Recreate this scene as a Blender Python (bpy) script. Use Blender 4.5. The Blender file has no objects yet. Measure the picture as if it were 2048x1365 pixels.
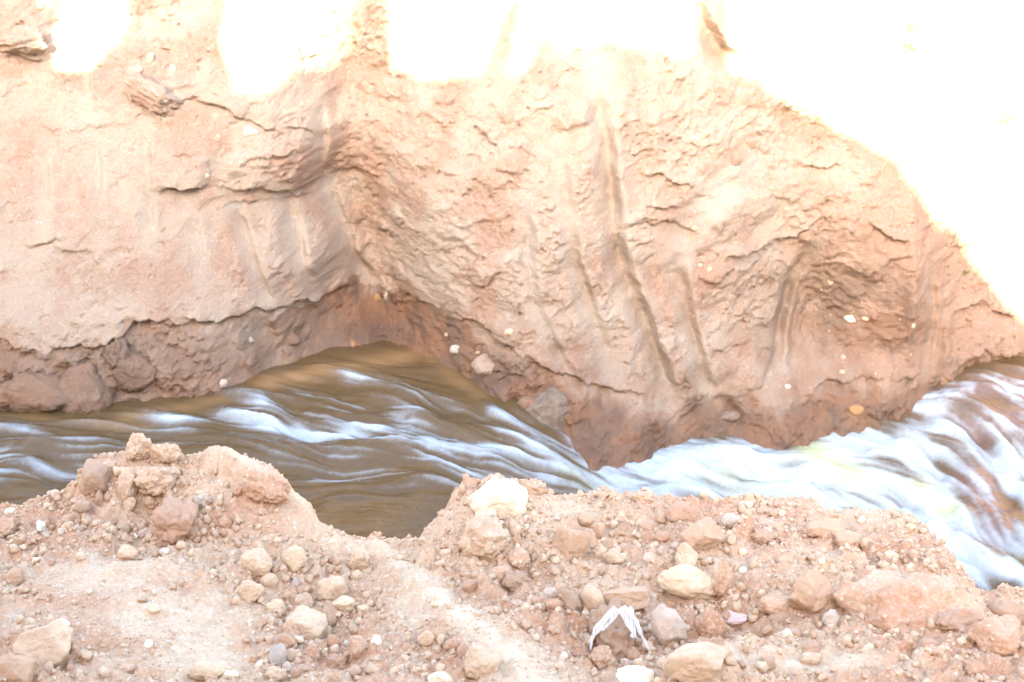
import bpy, math, random
import numpy as np
from mathutils import Vector, Matrix

# ------------------------------------------------------------------ camera
S = bpy.context.scene
CAM = np.array((0.0, 0.0, 4.0)); PITCH = math.radians(25.0); FPX = 50 / 36 * 2048
cd = bpy.data.cameras.new('camera'); cam = bpy.data.objects.new('camera', cd)
S.collection.objects.link(cam); S.camera = cam
cam.location = CAM; cam.rotation_euler = (math.radians(90) - PITCH, 0, 0)
cd.lens = 50; cd.sensor_width = 36; cd.clip_start = 0.05; cd.clip_end = 500
cd.dof.use_dof = True; cd.dof.focus_distance = 4.3; cd.dof.aperture_fstop = 7.1

# ------------------------------------------------------------------ light
SUN_EL = math.radians(23); SUN_AZ = math.radians(193)     # azimuth of the sun, clockwise from +Y
TO_SUN = np.array((math.sin(SUN_AZ) * math.cos(SUN_EL), math.cos(SUN_AZ) * math.cos(SUN_EL), math.sin(SUN_EL)))
W = bpy.data.worlds.new('World'); S.world = W; W.use_nodes = True
wn = W.node_tree.nodes; wl = W.node_tree.links
sky = wn.new('ShaderNodeTexSky'); sky.sky_type = 'NISHITA'; sky.sun_disc = False
sky.sun_elevation = SUN_EL; sky.sun_rotation = SUN_AZ
sky.air_density = 1.0; sky.dust_density = 3.0; sky.ozone_density = 1.0
wl.new(sky.outputs[0], wn['Background'].inputs[0]); wn['Background'].inputs[1].default_value = 0.15
sd = bpy.data.lights.new('sun', 'SUN'); sd.energy = 5.0; sd.angle = math.radians(0.45); sd.color = (1.0, 0.89, 0.70)
sun = bpy.data.objects.new('sun', sd); S.collection.objects.link(sun)
sun.rotation_euler = Vector(TO_SUN).to_track_quat('Z', 'Y').to_euler()
sun.location = (-3, -8, 9)
S.view_settings.view_transform = 'Standard'; S.view_settings.look = 'None'
S.view_settings.gamma = 1; S.view_settings.use_curve_mapping = False
S.view_settings.exposure = 3.5
S.render.engine = 'CYCLES'
S.cycles.max_bounces = 8; S.cycles.diffuse_bounces = 5; S.cycles.glossy_bounces = 3
S.cycles.sample_clamp_indirect = 8

# ------------------------------------------------------------------ numeric helpers
def ray(px, row):
    px = np.asarray(px, float); row = np.asarray(row, float)
    a = (px - 1024) / FPX; b = (682.5 - row) / FPX
    c, s = math.cos(PITCH), math.sin(PITCH)
    return np.stack([a, c + b * s, -s + b * c], -1)
def at_y(px, row, y):
    d = ray(px, row); t = np.asarray(y, float) / d[..., 1]
    return CAM + d * t[..., None]

_r = np.random.RandomState(7)
PERM = _r.permutation(1024); PERM = np.concatenate([PERM, PERM, PERM])
ANG = _r.rand(1024) * 2 * math.pi; GX, GY = np.cos(ANG), np.sin(ANG)
G3 = _r.normal(size=(1024, 3)); G3 /= np.linalg.norm(G3, axis=1)[:, None]
def fade(t): return t * t * t * (t * (t * 6 - 15) + 10)
def pn2(x, y, seed=0):
    x = x + seed * 17.31; y = y + seed * 9.73
    xi = np.floor(x).astype(int); yi = np.floor(y).astype(int); fx = x - xi; fy = y - yi
    u, v = fade(fx), fade(fy); xi &= 1023; yi &= 1023
    def g(a, b):
        h = PERM[PERM[(xi + a) & 1023] + ((yi + b) & 1023)]
        return GX[h] * (fx - a) + GY[h] * (fy - b)
    return 1.5 * ((g(0, 0) * (1 - u) + g(1, 0) * u) * (1 - v) + (g(0, 1) * (1 - u) + g(1, 1) * u) * v)
def pn3(p, seed=0):
    p = p + seed * 13.7; i = np.floor(p).astype(int); f = p - i; w = fade(f); i &= 1023; o = 0
    for a in (0, 1):
        for b in (0, 1):
            for c in (0, 1):
                h = PERM[PERM[PERM[(i[..., 0] + a) & 1023] + ((i[..., 1] + b) & 1023)] + ((i[..., 2] + c) & 1023)]
                g = G3[h]
                d = g[..., 0] * (f[..., 0] - a) + g[..., 1] * (f[..., 1] - b) + g[..., 2] * (f[..., 2] - c)
                o = o + d * np.where(a, w[..., 0], 1 - w[..., 0]) * np.where(b, w[..., 1], 1 - w[..., 1]) * np.where(c, w[..., 2], 1 - w[..., 2])
    return 1.5 * o
def fbm(x, y, freq, octs, gain=0.5, seed=0, ridge=False):
    o = 0; a = 1.0
    for k in range(octs):
        n = pn2(x * freq, y * freq, seed + k * 3)
        o = o + a * ((0.45 - np.abs(n)) * 1.6 if ridge else n); a *= gain; freq *= 2.03
    return o
def sstep(a, b, x):
    t = np.clip((x - a) / (b - a), 0, 1); return t * t * (3 - 2 * t)
def pdist(X, Y, pts, full=False):
    """distance to a polyline, and the signed side of it (positive to the right of its direction)"""
    best = np.full(X.shape, 1e9); side = np.zeros(X.shape); prm = np.zeros(X.shape); nseg = len(pts) - 1; kk = 0
    for (x0, y0), (x1, y1) in zip(pts[:-1], pts[1:]):
        dx, dy = x1 - x0, y1 - y0; L = dx * dx + dy * dy + 1e-12
        t = np.clip(((X - x0) * dx + (Y - y0) * dy) / L, 0, 1)
        ex, ey = X - x0 - t * dx, Y - y0 - t * dy; d = np.hypot(ex, ey)
        m = d < best; best = np.where(m, d, best)
        side = np.where(m, ex * dy - ey * dx, side); prm = np.where(m, (kk + t) / nseg, prm); kk += 1
    if full: return best, prm, np.sign(side)
    return best, prm
def local(X, Y, pts, pad):
    xs = [p[0] for p in pts]; ys = [p[1] for p in pts]
    m = (X > min(xs) - pad) & (X < max(xs) + pad) & (Y > min(ys) - pad) & (Y < max(ys) + pad)
    r = np.where(m.any(1))[0]; c = np.where(m.any(0))[0]
    if len(r) == 0 or len(c) == 0: return None
    return slice(r[0], r[-1] + 1), slice(c[0], c[-1] + 1)
def bilin(xs, ys, Z, x, y):
    i = np.interp(x, xs, np.arange(len(xs))); j = np.interp(y, ys, np.arange(len(ys)))
    i0 = np.minimum(i.astype(int), len(xs) - 2); j0 = np.minimum(j.astype(int), len(ys) - 2)
    u, v = i - i0, j - j0
    return (Z[j0, i0] * (1 - u) + Z[j0, i0 + 1] * u) * (1 - v) + (Z[j0 + 1, i0] * (1 - u) + Z[j0 + 1, i0 + 1] * u) * v
def axis(lo, a, b, hi, step, big):
    l = a - np.cumsum(np.geomspace(step, big, 40)); l = l[l > lo][::-1]
    r = b + np.cumsum(np.geomspace(step, big, 40)); r = r[r < hi]
    return np.concatenate([[lo], l, np.arange(a, b, step), r, [hi]])
def blur(A, n):
    for _ in range(n):
        A = (np.roll(A, 1, 0) + np.roll(A, -1, 0) + 2 * A) / 4
        A = (np.roll(A, 1, 1) + np.roll(A, -1, 1) + 2 * A) / 4
    return A

# ------------------------------------------------------------------ mesh helpers
def link(name, me, mat, parent=None):
    o = bpy.data.objects.new(name, me); S.collection.objects.link(o)
    if mat is not None: me.materials.append(mat)
    if parent is not None: o.parent = parent
    return o
def raw_mesh(name, co, faces, k, attrs=None, smooth=True):
    me = bpy.data.meshes.new(name); nv = len(co); nf = len(faces)
    me.vertices.add(nv); me.vertices.foreach_set('co', np.ascontiguousarray(co, dtype=np.float32).ravel())
    me.loops.add(nf * k); me.loops.foreach_set('vertex_index', np.ascontiguousarray(faces, dtype=np.int32).ravel())
    me.polygons.add(nf); me.polygons.foreach_set('loop_start', np.arange(0, nf * k, k, dtype=np.int32))
    me.polygons.foreach_set('use_smooth', np.full(nf, smooth))
    me.update(calc_edges=True)
    for n, a in (attrs or {}).items():
        t = me.attributes.new(n, 'FLOAT', 'POINT'); t.data.foreach_set('value', np.ascontiguousarray(a, dtype=np.float32).ravel())
    return me
def grid_mesh(name, X, Y, Z, attrs=None, flip=False, smooth=True):
    h, w = X.shape; i = np.arange(h * w).reshape(h, w)
    f = np.stack([i[:-1, :-1], i[:-1, 1:], i[1:, 1:], i[1:, :-1]], -1).reshape(-1, 4)
    if flip: f = f[:, ::-1]
    return raw_mesh(name, np.stack([X, Y, Z], -1).reshape(-1, 3), f, 4, attrs, smooth)
def ico(sub):
    t = (1 + 5 ** 0.5) / 2
    v = [(-1, t, 0), (1, t, 0), (-1, -t, 0), (1, -t, 0), (0, -1, t), (0, 1, t), (0, -1, -t), (0, 1, -t), (t, 0, -1), (t, 0, 1), (-t, 0, -1), (-t, 0, 1)]
    f = [(0, 11, 5), (0, 5, 1), (0, 1, 7), (0, 7, 10), (0, 10, 11), (1, 5, 9), (5, 11, 4), (11, 10, 2), (10, 7, 6), (7, 1, 8), (3, 9, 4), (3, 4, 2), (3, 2, 6), (3, 6, 8), (3, 8, 9), (4, 9, 5), (2, 4, 11), (6, 2, 10), (8, 6, 7), (9, 8, 1)]
    v = [np.array(a, float) / math.sqrt(1 + t * t) for a in v]
    for _ in range(sub):
        c = {}; nf = []
        def mid(a, b):
            k = (min(a, b), max(a, b))
            if k not in c:
                m = v[a] + v[b]; v.append(m / np.linalg.norm(m)); c[k] = len(v) - 1
            return c[k]
        for a, b, d in f:
            x, y, z = mid(a, b), mid(b, d), mid(d, a); nf += [(a, x, z), (b, y, x), (d, z, y), (x, y, z)]
        f = nf
    return np.array(v), np.array(f)
ICO = {k: ico(k) for k in range(5)}
def rock_co(seed, kind='round', sub=3):
    v, f = ICO[sub]; r = np.random.RandomState(seed)
    npl, lo, hi, sharp, rough = {'round': (9, .78, 1.0, 12, .075), 'block': (10, .60, .95, 28, .075), 'clod': (12, .70, 1.0, 14, .17), 'crag': (14, .5, .95, 30, .12), 'boulder': (12, .62, .95, 20, .15)}[kind]
    n = r.normal(size=(npl, 3)); n /= np.linalg.norm(n, axis=1)[:, None]; d = r.uniform(lo, hi, npl)
    q = np.maximum(v @ n.T, 1e-3) / d; q = np.concatenate([q, np.full((len(v), 1), 1 / 1.12)], 1)
    rad = 1 / (np.sum(q ** sharp, 1) ** (1 / sharp))
    p = v * rad[:, None]
    s = seed % 97
    k = pn3(p * 1.7, s) * rough * 1.6 + pn3(p * 4.1, s + 1) * rough
    if sub > 2: k = k + pn3(p * 9.0, s + 2) * rough * .5 + pn3(p * 19.0, s + 3) * rough * .28
    return p * (1 + k)[:, None], f

# ------------------------------------------------------------------ materials
def new_mat(name):
    m = bpy.data.materials.new(name); m.use_nodes = True
    return m, m.node_tree.nodes, m.node_tree.links, m.node_tree.nodes['Principled BSDF']
class NT:
    def __init__(s, nodes, links): s.n, s.l = nodes, links
    def put(s, sock, v):
        if isinstance(v, bpy.types.NodeSocket): s.l.new(v, sock)
        elif v is not None: sock.default_value = v
    def attr(s, name):
        n = s.n.new('ShaderNodeAttribute'); n.attribute_name = name; return n.outputs['Fac']
    def obj(s): return s.n.new('ShaderNodeTexCoord').outputs['Object']
    def geo(s): return s.n.new('ShaderNodeNewGeometry').outputs['Position']
    def noise(s, vec, scale, detail=4, rough=.55, dist=0):
        n = s.n.new('ShaderNodeTexNoise'); s.l.new(vec, n.inputs['Vector'])
        n.inputs['Scale'].default_value = scale; n.inputs['Detail'].default_value = detail
        n.inputs['Roughness'].default_value = rough; n.inputs['Distortion'].default_value = dist
        return n.outputs['Fac']
    def vor(s, vec, scale, feat='F1'):
        n = s.n.new('ShaderNodeTexVoronoi'); n.feature = feat; s.l.new(vec, n.inputs['Vector']); n.inputs['Scale'].default_value = scale
        return n
    def ramp(s, v, a, b, lo=0., hi=1.):
        n = s.n.new('ShaderNodeMapRange'); n.interpolation_type = 'SMOOTHSTEP'; s.put(n.inputs[0], v)
        for k, q in zip((1, 2, 3, 4), (a, b, lo, hi)): s.put(n.inputs[k], q)
        return n.outputs[0]
    def math(s, op, a, b=None):
        n = s.n.new('ShaderNodeMath'); n.operation = op; s.put(n.inputs[0], a)
        if b is not None: s.put(n.inputs[1], b)
        return n.outputs[0]
    def mix(s, f, a, b, mode='MIX'):
        n = s.n.new('ShaderNodeMix'); n.data_type = 'RGBA'; n.blend_type = mode
        s.put(n.inputs[0], f); s.put(n.inputs[6], a); s.put(n.inputs[7], b); return n.outputs[2]
    def bump(s, h, strength, dist, normal=None):
        n = s.n.new('ShaderNodeBump'); s.put(n.inputs['Height'], h)
        n.inputs['Strength'].default_value = strength; n.inputs['Distance'].default_value = dist
        if normal is not None: s.l.new(normal, n.inputs['Normal'])
        return n.outputs[0]
def C(r, g, b): return (r, g, b, 1)

SOIL = C(.46, .285, .195); SOIL_RED = C(.40, .205, .13); SOIL_PALE = C(.48, .335, .245); SOIL_YEL = C(.50, .355, .25); SOIL_DARK = C(.31, .19, .135)
def soil_mat(name, fine=1.0, spec=0.1, hue=(1, 1, 1), speck=1.0):
    m, n, l, b = new_mat(name); t = NT(n, l); P = t.geo()
    a = t.noise(P, 2.2, 5, .6); c = t.mix(t.ramp(a, .42, .62), SOIL, SOIL_RED)
    c = t.mix(t.math('MULTIPLY', t.ramp(t.noise(P, 5.5, 6, .65, .4), .5, .68), .6), c, SOIL_PALE)
    c = t.mix(t.math('MULTIPLY', t.ramp(t.noise(P, 30, 5, .7), .48, .7), .35), c, SOIL_DARK)
    c = t.mix(t.attr('red'), c, SOIL_RED)
    c = t.mix(t.attr('pale'), c, t.mix(t.ramp(t.noise(P, 9, 5, .6), .35, .65), SOIL_PALE, SOIL_YEL))
    # grains: light and dark specks
    v = t.vor(P, 95 * fine); vc = n.new('ShaderNodeSeparateColor'); l.new(v.outputs['Color'], vc.inputs[0])
    c = t.mix(t.math('MULTIPLY', t.ramp(vc.outputs[0], .5, 1.0), .35 * speck), c, C(.66, .52, .42))
    c = t.mix(t.math('MULTIPLY', t.ramp(vc.outputs[1], .6, 1.0), .35 * speck), c, C(.24, .14, .10))
    c = t.mix(t.math('MULTIPLY', t.ramp(vc.outputs[2], .984, .994), .5 * speck), c, C(.75, .72, .68))
    wet = t.math('MULTIPLY', t.attr('wet'), 1.0)  # wet soil, and the painted shade of some hollows
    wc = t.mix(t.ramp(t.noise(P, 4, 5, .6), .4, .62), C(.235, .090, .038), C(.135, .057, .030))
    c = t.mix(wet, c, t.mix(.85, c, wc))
    c = t.mix(t.attr('sheen'), c, C(.44, .32, .25))
    c = t.mix(1.0, c, (*hue, 1), 'MULTIPLY'); l.new(c, b.inputs['Base Color'])
    r = t.ramp(wet, 0, 1, .95, .55); r = t.mix(t.attr('sheen'), r, C(.38, .38, .38)); l.new(r, b.inputs['Roughness'])
    l.new(t.ramp(wet, 0, 1, spec, .3), b.inputs['Specular IOR Level'])
    h = t.math('ADD', t.noise(P, 60 * fine, 6, .7), t.math('MULTIPLY', t.noise(P, 240 * fine, 3, .6), .5))
    h = t.math('ADD', h, t.math('MULTIPLY', v.outputs['Distance'], -.6))
    l.new(t.bump(h, .7 if fine < 1 else .55, .014 if fine < 1 else .008 / fine), b.inputs['Normal'])
    return m
def stone_mat(name, base, alt, rough_bump=.6, dusty=.5, rough=.9, scale=14):
    m, n, l, b = new_mat(name); t = NT(n, l); P = t.geo()
    oi = n.new('ShaderNodeObjectInfo').outputs['Random']
    c = t.mix(t.ramp(t.noise(P, scale, 5, .65, .5), .38, .64), base, alt)
    g = n.new('ShaderNodeNewGeometry'); sx = n.new('ShaderNodeSeparateXYZ'); l.new(g.outputs['Normal'], sx.inputs[0])
    c = t.mix(t.math('MULTIPLY', t.ramp(t.noise(P, 22, 6, .7), .45, .62), dusty), c, SOIL)   # soil clinging in patches
    c = t.mix(t.math('MULTIPLY', t.ramp(t.noise(P, 120, 3, .7), .5, .7), .4), c, t.mix(.5, base, C(.2, .12, .09)))
    c = t.mix(t.ramp(oi, 0, 1, 0., .2), c, SOIL_RED)
    if rough > .6: c = t.mix(1.0, c, (1.18, 1.16, 1.0, 1), 'MULTIPLY')
    l.new(c, b.inputs['Base Color']); b.inputs['Roughness'].default_value = rough; b.inputs['Specular IOR Level'].default_value = .15
    h = t.math('ADD', t.noise(P, 75, 6, .72), t.math('MULTIPLY', t.noise(P, 300, 3, .6), .5))
    l.new(t.bump(h, rough_bump, .006), b.inputs['Normal'])
    return m
M = {}
M['ground'] = soil_mat('ground_soil', 1.5, hue=(1.14, 1.21, 1.10), speck=.6)
M['cliff'] = soil_mat('cliff_soil', .8, hue=(.80, .945, .975), speck=.3)
M['tan'] = stone_mat('tan_clay', C(.47, .325, .235), C(.43, .28, .20), .8, .6)
M['pale'] = stone_mat('pale_clay', C(.54, .40, .30), C(.48, .34, .25), .7, .45)
M['yellow'] = stone_mat('yellowish_clay', C(.52, .395, .285), C(.47, .345, .25), .6, .35)
M['white'] = stone_mat('chalk_white', C(.80, .76, .66), C(.68, .56, .42), .6, .4)
M['red'] = stone_mat('reddish_clay', C(.43, .265, .195), C(.46, .30, .225), .9, .5)
M['brown'] = stone_mat('brown_clay', C(.40, .275, .205), C(.36, .24, .185), .85, .5)
M['grey'] = stone_mat('grey_stone', C(.42, .345, .31), C(.50, .41, .36), .7, .45)
M['blue'] = stone_mat('blue_grey_stone', C(.27, .27, .28), C(.38, .33, .31), .5, .25)
M['orange'] = stone_mat('orange_stone', C(.25, .145, .075), C(.21, .12, .06), .3, .1)
M['purple'] = stone_mat('mauve_stone', C(.46, .33, .31), C(.42, .29, .28), .3, .1)
M['wetrock'] = stone_mat('wet_dark_stone', C(.22, .17, .12), C(.14, .10, .075), .8, .1, .35, 22)
M['wetclay'] = stone_mat('wet_clay', C(.20, .125, .083), C(.165, .10, .07), .7, .1, .62, 10)
m, n, l, b = new_mat('dry_fibre'); t = NT(n, l)
mp = n.new('ShaderNodeMapping'); mp.inputs['Scale'].default_value = (300, 70, 28); l.new(t.obj(), mp.inputs[0])
f = t.noise(mp.outputs[0], 1.0, 4, .6)
l.new(t.mix(t.ramp(f, .35, .62), C(.44, .39, .35), C(.66, .62, .58)), b.inputs['Base Color']); b.inputs['Roughness'].default_value = .8
l.new(t.bump(f, .7, .004), b.inputs['Normal']); M['fibre'] = m
m, n, l, b = new_mat('root_bark'); t = NT(n, l)
l.new(t.mix(t.noise(t.geo(), 60, 4), C(.20, .14, .07), C(.34, .26, .13)), b.inputs['Base Color']); b.inputs['Roughness'].default_value = .9; M['root'] = m
m, n, l, b = new_mat('sprig_leaf'); t = NT(n, l)
l.new(t.mix(t.noise(t.geo(), 40, 2), C(.10, .12, .02), C(.20, .19, .04)), b.inputs['Base Color']); b.inputs['Roughness'].default_value = .6; M['leaf'] = m
# gravel: colour differs from piece to piece
m, n, l, b = new_mat('gravel_soil'); t = NT(n, l); k = t.attr('tone')
cr = n.new('ShaderNodeValToRGB'); l.new(k, cr.inputs[0]); e = cr.color_ramp.elements
e[0].position = 0; e[0].color = C(.38, .245, .18); e[1].position = 1; e[1].color = C(.78, .72, .64)
for p_, c_ in ((.2, C(.42, .26, .18)), (.5, C(.47, .31, .215)), (.8, C(.53, .375, .27)), (.93, C(.58, .44, .33)), (.96, C(.45, .40, .39))):
    q = e.new(p_); q.color = c_
P = t.geo(); c = t.mix(t.math('MULTIPLY', t.ramp(t.noise(P, 160, 4, .7), .45, .7), .4), cr.outputs[0], SOIL_DARK)
c = t.mix(1.0, c, (1.16, 1.22, 1.12, 1), 'MULTIPLY'); l.new(c, b.inputs['Base Color']); b.inputs['Roughness'].default_value = .95; b.inputs['Specular IOR Level'].default_value = .1
l.new(t.bump(t.noise(P, 260, 4, .7), .6, .003), b.inputs['Normal']); M['gravel'] = m
# muddy water with foam and painted sky reflection streaks
m, n, l, b = new_mat('muddy_water'); t = NT(n, l); P = t.geo()
foam = t.attr('foam'); fine = t.noise(P, 55, 6, .75)  # attribute also holds painted sky reflection streaks
ff = t.ramp(t.math('ADD', foam, t.math('MULTIPLY', t.math('SUBTRACT', fine, .5), .42)), .0, 1.1)
ff = t.math('POWER', ff, 1.5)
c = t.mix(t.attr('shallow'), t.mix(t.noise(P, 1.5, 3), C(.088, .052, .021), C(.108, .066, .028)), C(.22, .125, .055))
c = t.mix(t.attr('ruddy'), c, C(.15, .088, .066))
c = t.mix(ff, c, t.mix(t.attr('green'), C(.40, .455, .475), C(.42, .44, .25)))
l.new(c, b.inputs['Base Color']); l.new(t.ramp(ff, 0, .6, .14, .9), b.inputs['Roughness']); l.new(t.ramp(ff, 0, .8, .5, .1), b.inputs['Specular IOR Level']); b.inputs['IOR'].default_value = 1.33
l.new(t.bump(t.noise(P, 26, 4, .6, .6), .25, .02), b.inputs['Normal']); M['water'] = m

def structure(o): o['kind'] = 'structure'; return o
def tag(o, label, cat, group=None):
    o['label'] = label; o['category'] = cat
    if group: o['group'] = group
    return o

# ------------------------------------------------------------------ near ground: rubble covered rim of the cutting
SIL = [(-500, 1080, 3.55), (-200, 1050, 3.55), (0, 1018, 3.6), (40, 1012, 3.6), (100, 983, 3.62), (155, 958, 3.62), (168, 925, 3.62), (185, 912, 3.62), (262, 896, 3.62),
       (300, 890, 3.62), (352, 886, 3.62), (364, 908, 3.62), (420, 912, 3.62), (490, 927, 3.62), (540, 938, 3.60), (575, 962, 3.58), (600, 1000, 3.56), (622, 1012, 3.55),
       (640, 1055, 3.52), (690, 1075, 3.5), (730, 1085, 3.5), (790, 1080, 3.5), (840, 1084, 3.5), (858, 1055, 3.52), (900, 1012, 3.55), (938, 966, 3.58), (985, 958, 3.58),
       (1030, 972, 3.6), (1070, 964, 3.6), (1110, 990, 3.62), (1160, 1000, 3.64), (1250, 996, 3.66), (1280, 985, 3.68), (1320, 997, 3.7), (1400, 1002, 3.72), (1500, 1002, 3.74), (1560, 1002, 3.76),
       (1625, 998, 3.78), (1660, 1026, 3.76), (1710, 1022, 3.74), (1800, 1030, 3.72), (1834, 1038, 3.66), (1842, 1085, 3.60), (1878, 1115, 3.50), (1884, 1145, 3.43), (1908, 1172, 3.35), (1955, 1182, 3.26), (2048, 1186, 3.25), (2300, 1200, 3.2), (2700, 1220, 3.2)]
sp = np.array([at_y(a, b_, c_) for a, b_, c_ in SIL]); sp = sp[np.argsort(sp[:, 0])]
gx = axis(-7, -1.72, 1.78, 7, .0052, .6); gy = axis(-4, 2.22, 3.98, 5.6, .0052, .35)
GXX, GYY = np.meshgrid(gx, gy)
def plain(x, y): return 1.93 - 0.17 * (y - 2.5) + 0.02 * np.sin(x * 2.1) 
yc = np.interp(gx, sp[:, 0], sp[:, 1]) + fbm(gx, gx * 0, 6, 4, .5, 3) * .018
zc = np.interp(gx, sp[:, 0], sp[:, 2]) + fbm(gx, gx * 0, 30, 3, .6, 5) * .004
fadex = 1 - sstep(2.2, 3.5, np.abs(gx)); zc = zc * fadex + 1.7 * (1 - fadex)
zp = plain(gx, yc)
dy = yc[None, :] - GYY
wid = 0.30 + 0.0 * gx; low = (zc - zp) < 0
bumpf = np.exp(-(np.maximum(dy, 0) / np.where(low, .55, .27)[None, :]) ** 2)
GZ = plain(GXX, GYY) + (zc - zp)[None, :] * bumpf
beyond = np.maximum(-dy, 0)
GZ = np.where(dy < 0, zc[None, :] - 0.08 * sstep(0, .08, beyond) - 1.75 * np.maximum(beyond - .01, 0), GZ)
GZ = np.maximum(GZ, -0.9)
GZ += 0.3 * sstep(1.2, -3.5, GYY)
def gp(px, row):                                   # a photograph point dropped on the sloping plain
    d = ray(px, row); y = 3.0
    for _ in range(12): y = (CAM[2] - float(plain(d[0] / d[1] * y, y))) / (-d[2] / d[1])
    return d[0] / d[1] * y, y
def hump(px, row, rpx, h, asp=1.0, p=2):
    global GZ
    x, y = gp(px, row); r = rpx / FPX * 3.7
    q = np.sqrt(((GXX - x) / r) ** 2 + ((GYY - y) / (r * asp * 1.4)) ** 2) + .12 * fbm(GXX, GYY, 9, 2, .5, int(px) % 50)
    GZ += h * np.exp(-np.maximum(q, 0) ** p)
for a in [(300, 1085, 95, -.115, .75), (130, 1075, 90, -.05, .9), (420, 1130, 60, -.03), (560, 1085, 90, .05, .4), (460, 1055, 60, .03, .5), (260, 1200, 220, .05, .6), (620, 1250, 130, -.04, 1), (1000, 1110, 120, .03, .8),
          (1250, 1270, 110, -.07, .9), (1160, 1080, 110, .02), (1340, 1215, 60, -.03), (1500, 1240, 90, -.06, .8), (1620, 1320, 70, -.04), (1560, 1355, 170, .06, .5), (1480, 1120, 160, .015, .6),
          (1700, 1110, 150, .02, .5), (1990, 1210, 60, -.03), (1000, 1200, 60, -.03, 1), (860, 1290, 70, -.015), (1900, 1330, 150, .03, .6), (100, 1330, 120, .02)]:
    hump(*a)
def gline(pts): return [gp(*p) for p in pts]
# the pale compacted ridge running down from the dip
d_, _ = pdist(GXX, GYY, gline([(740, 1095), (800, 1130), (850, 1180), (920, 1240), (1000, 1310), (1080, 1390)]))
RIDGE = np.exp(-(d_ / (.035 + .03 * sstep(3.4, 2.8, GYY))) ** 2); GZ += .022 * RIDGE
d2, _ = pdist(GXX, GYY, gline([(450, 1040), (520, 1065), (600, 1085), (700, 1098), (760, 1100)]))
RIDGE2 = np.exp(-(d2 / .05) ** 2) ; GZ += .03 * RIDGE2
# where loose rubble lies, and where the soil is smooth and dusty
def blob(px, row, rx, ry):
    x, y = gp(px, row); k = 3.7 / FPX
    return np.exp(-(((GXX - x) / (rx * k)) ** 2 + ((GYY - y) / (ry * k * 1.75)) ** 2) ** 1.3)
smooth = np.maximum.reduce([blob(230, 1190, 190, 65), blob(330, 1250, 190, 70), blob(420, 1300, 110, 70), blob(560, 1075, 100, 25), .9 * blob(1600, 1350, 160, 22), .8 * blob(1060, 1330, 60, 60), RIDGE, .8 * blob(830, 1210, 55, 60), .5 * blob(1130, 1060, 70, 30), .9 * RIDGE2,
                            .6 * blob(1650, 1110, 130, 25)])
smooth = np.clip(smooth + .25 * fbm(GXX, GYY, 6, 4, .5, 11), 0, 1)
rub = 1 - .72 * smooth
f1 = fbm(GXX, GYY, 4.2, 3, .5, 21) * .022 + fbm(GXX, GYY, 15, 3, .55, 31) * .016 * rub
ridg = fbm(GXX, GYY, 11, 4, .6, 41, True) * .013 * rub
wob = fbm(GXX, GYY, 20, 2, .5, 77) * .015
fine_ = fbm(GXX + wob, GYY - wob, 52, 3, .62, 51) * .0075 * rub + fbm(GXX, GYY, 70, 2, .6, 52, True) * .0035 * rub
nearfade = 1 - .6 * sstep(2.0, 4.5, np.abs(GXX))
crestw = np.exp(-(dy / .12) ** 2)
GZ += (f1 + ridg) * nearfade * (1 - .85 * crestw) + fine_
# clods sunk in the surface
rr = np.random.RandomState(5)
for k in range(900):
    cx, cy = rr.uniform(-1.6, 1.65), rr.uniform(2.3, 3.75); r = rr.uniform(.010, .034)
    i0, i1 = np.searchsorted(gx, [cx - r, cx + r]); j0, j1 = np.searchsorted(gy, [cy - r, cy + r])
    if i1 <= i0 or j1 <= j0: continue
    s_ = smooth[(j0 + j1) // 2, (i0 + i1) // 2]
    if rr.rand() < s_ * 1.1: continue
    XX, YY = GXX[j0:j1, i0:i1] - cx, GYY[j0:j1, i0:i1] - cy
    q = (XX * XX * rr.uniform(.8, 1.6) + YY * YY * rr.uniform(.8, 1.6)) / (r * r) 
    GZ[j0:j1, i0:i1] += r * .55 * np.sqrt(np.clip(1 - q, 0, 1))
pale = np.clip(np.maximum.reduce([RIDGE * 1.1, .8 * RIDGE2, .75 * smooth, .25 * blob(1650, 1350, 260, 40)]) * (.75 + .5 * fbm(GXX, GYY, 12, 4, .6, 61)), 0, 1)
red = np.clip(.75 * np.maximum(blob(1450, 1060, 260, 60), blob(120, 1040, 140, 50)) * (.6 + .8 * fbm(GXX, GYY, 8, 4, .6, 62)), 0, 1)
hollow_shade = .30 * np.clip(np.maximum.reduce([blob(290, 1050, 130, 55), blob(60, 1060, 90, 55), blob(1290, 1250, 110, 70), blob(1540, 1225, 130, 45), blob(990, 1150, 80, 60), blob(1250, 1090, 150, 50)]) * (.7 + .9 * fbm(GXX, GYY, 9, 4, .6, 66)), 0, 1)  # shade painted into the rubble hollows with the wet tint
me = grid_mesh('ground', GXX, GYY, GZ, dict(pale=pale, red=red, wet=np.maximum(sstep(.5, .1, GZ), hollow_shade), sheen=0 * GZ))  # wet: soaked soil low down plus painted hollow shade
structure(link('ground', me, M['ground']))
def gz(x, y): return bilin(gx, gy, GZ, x, y)

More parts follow.
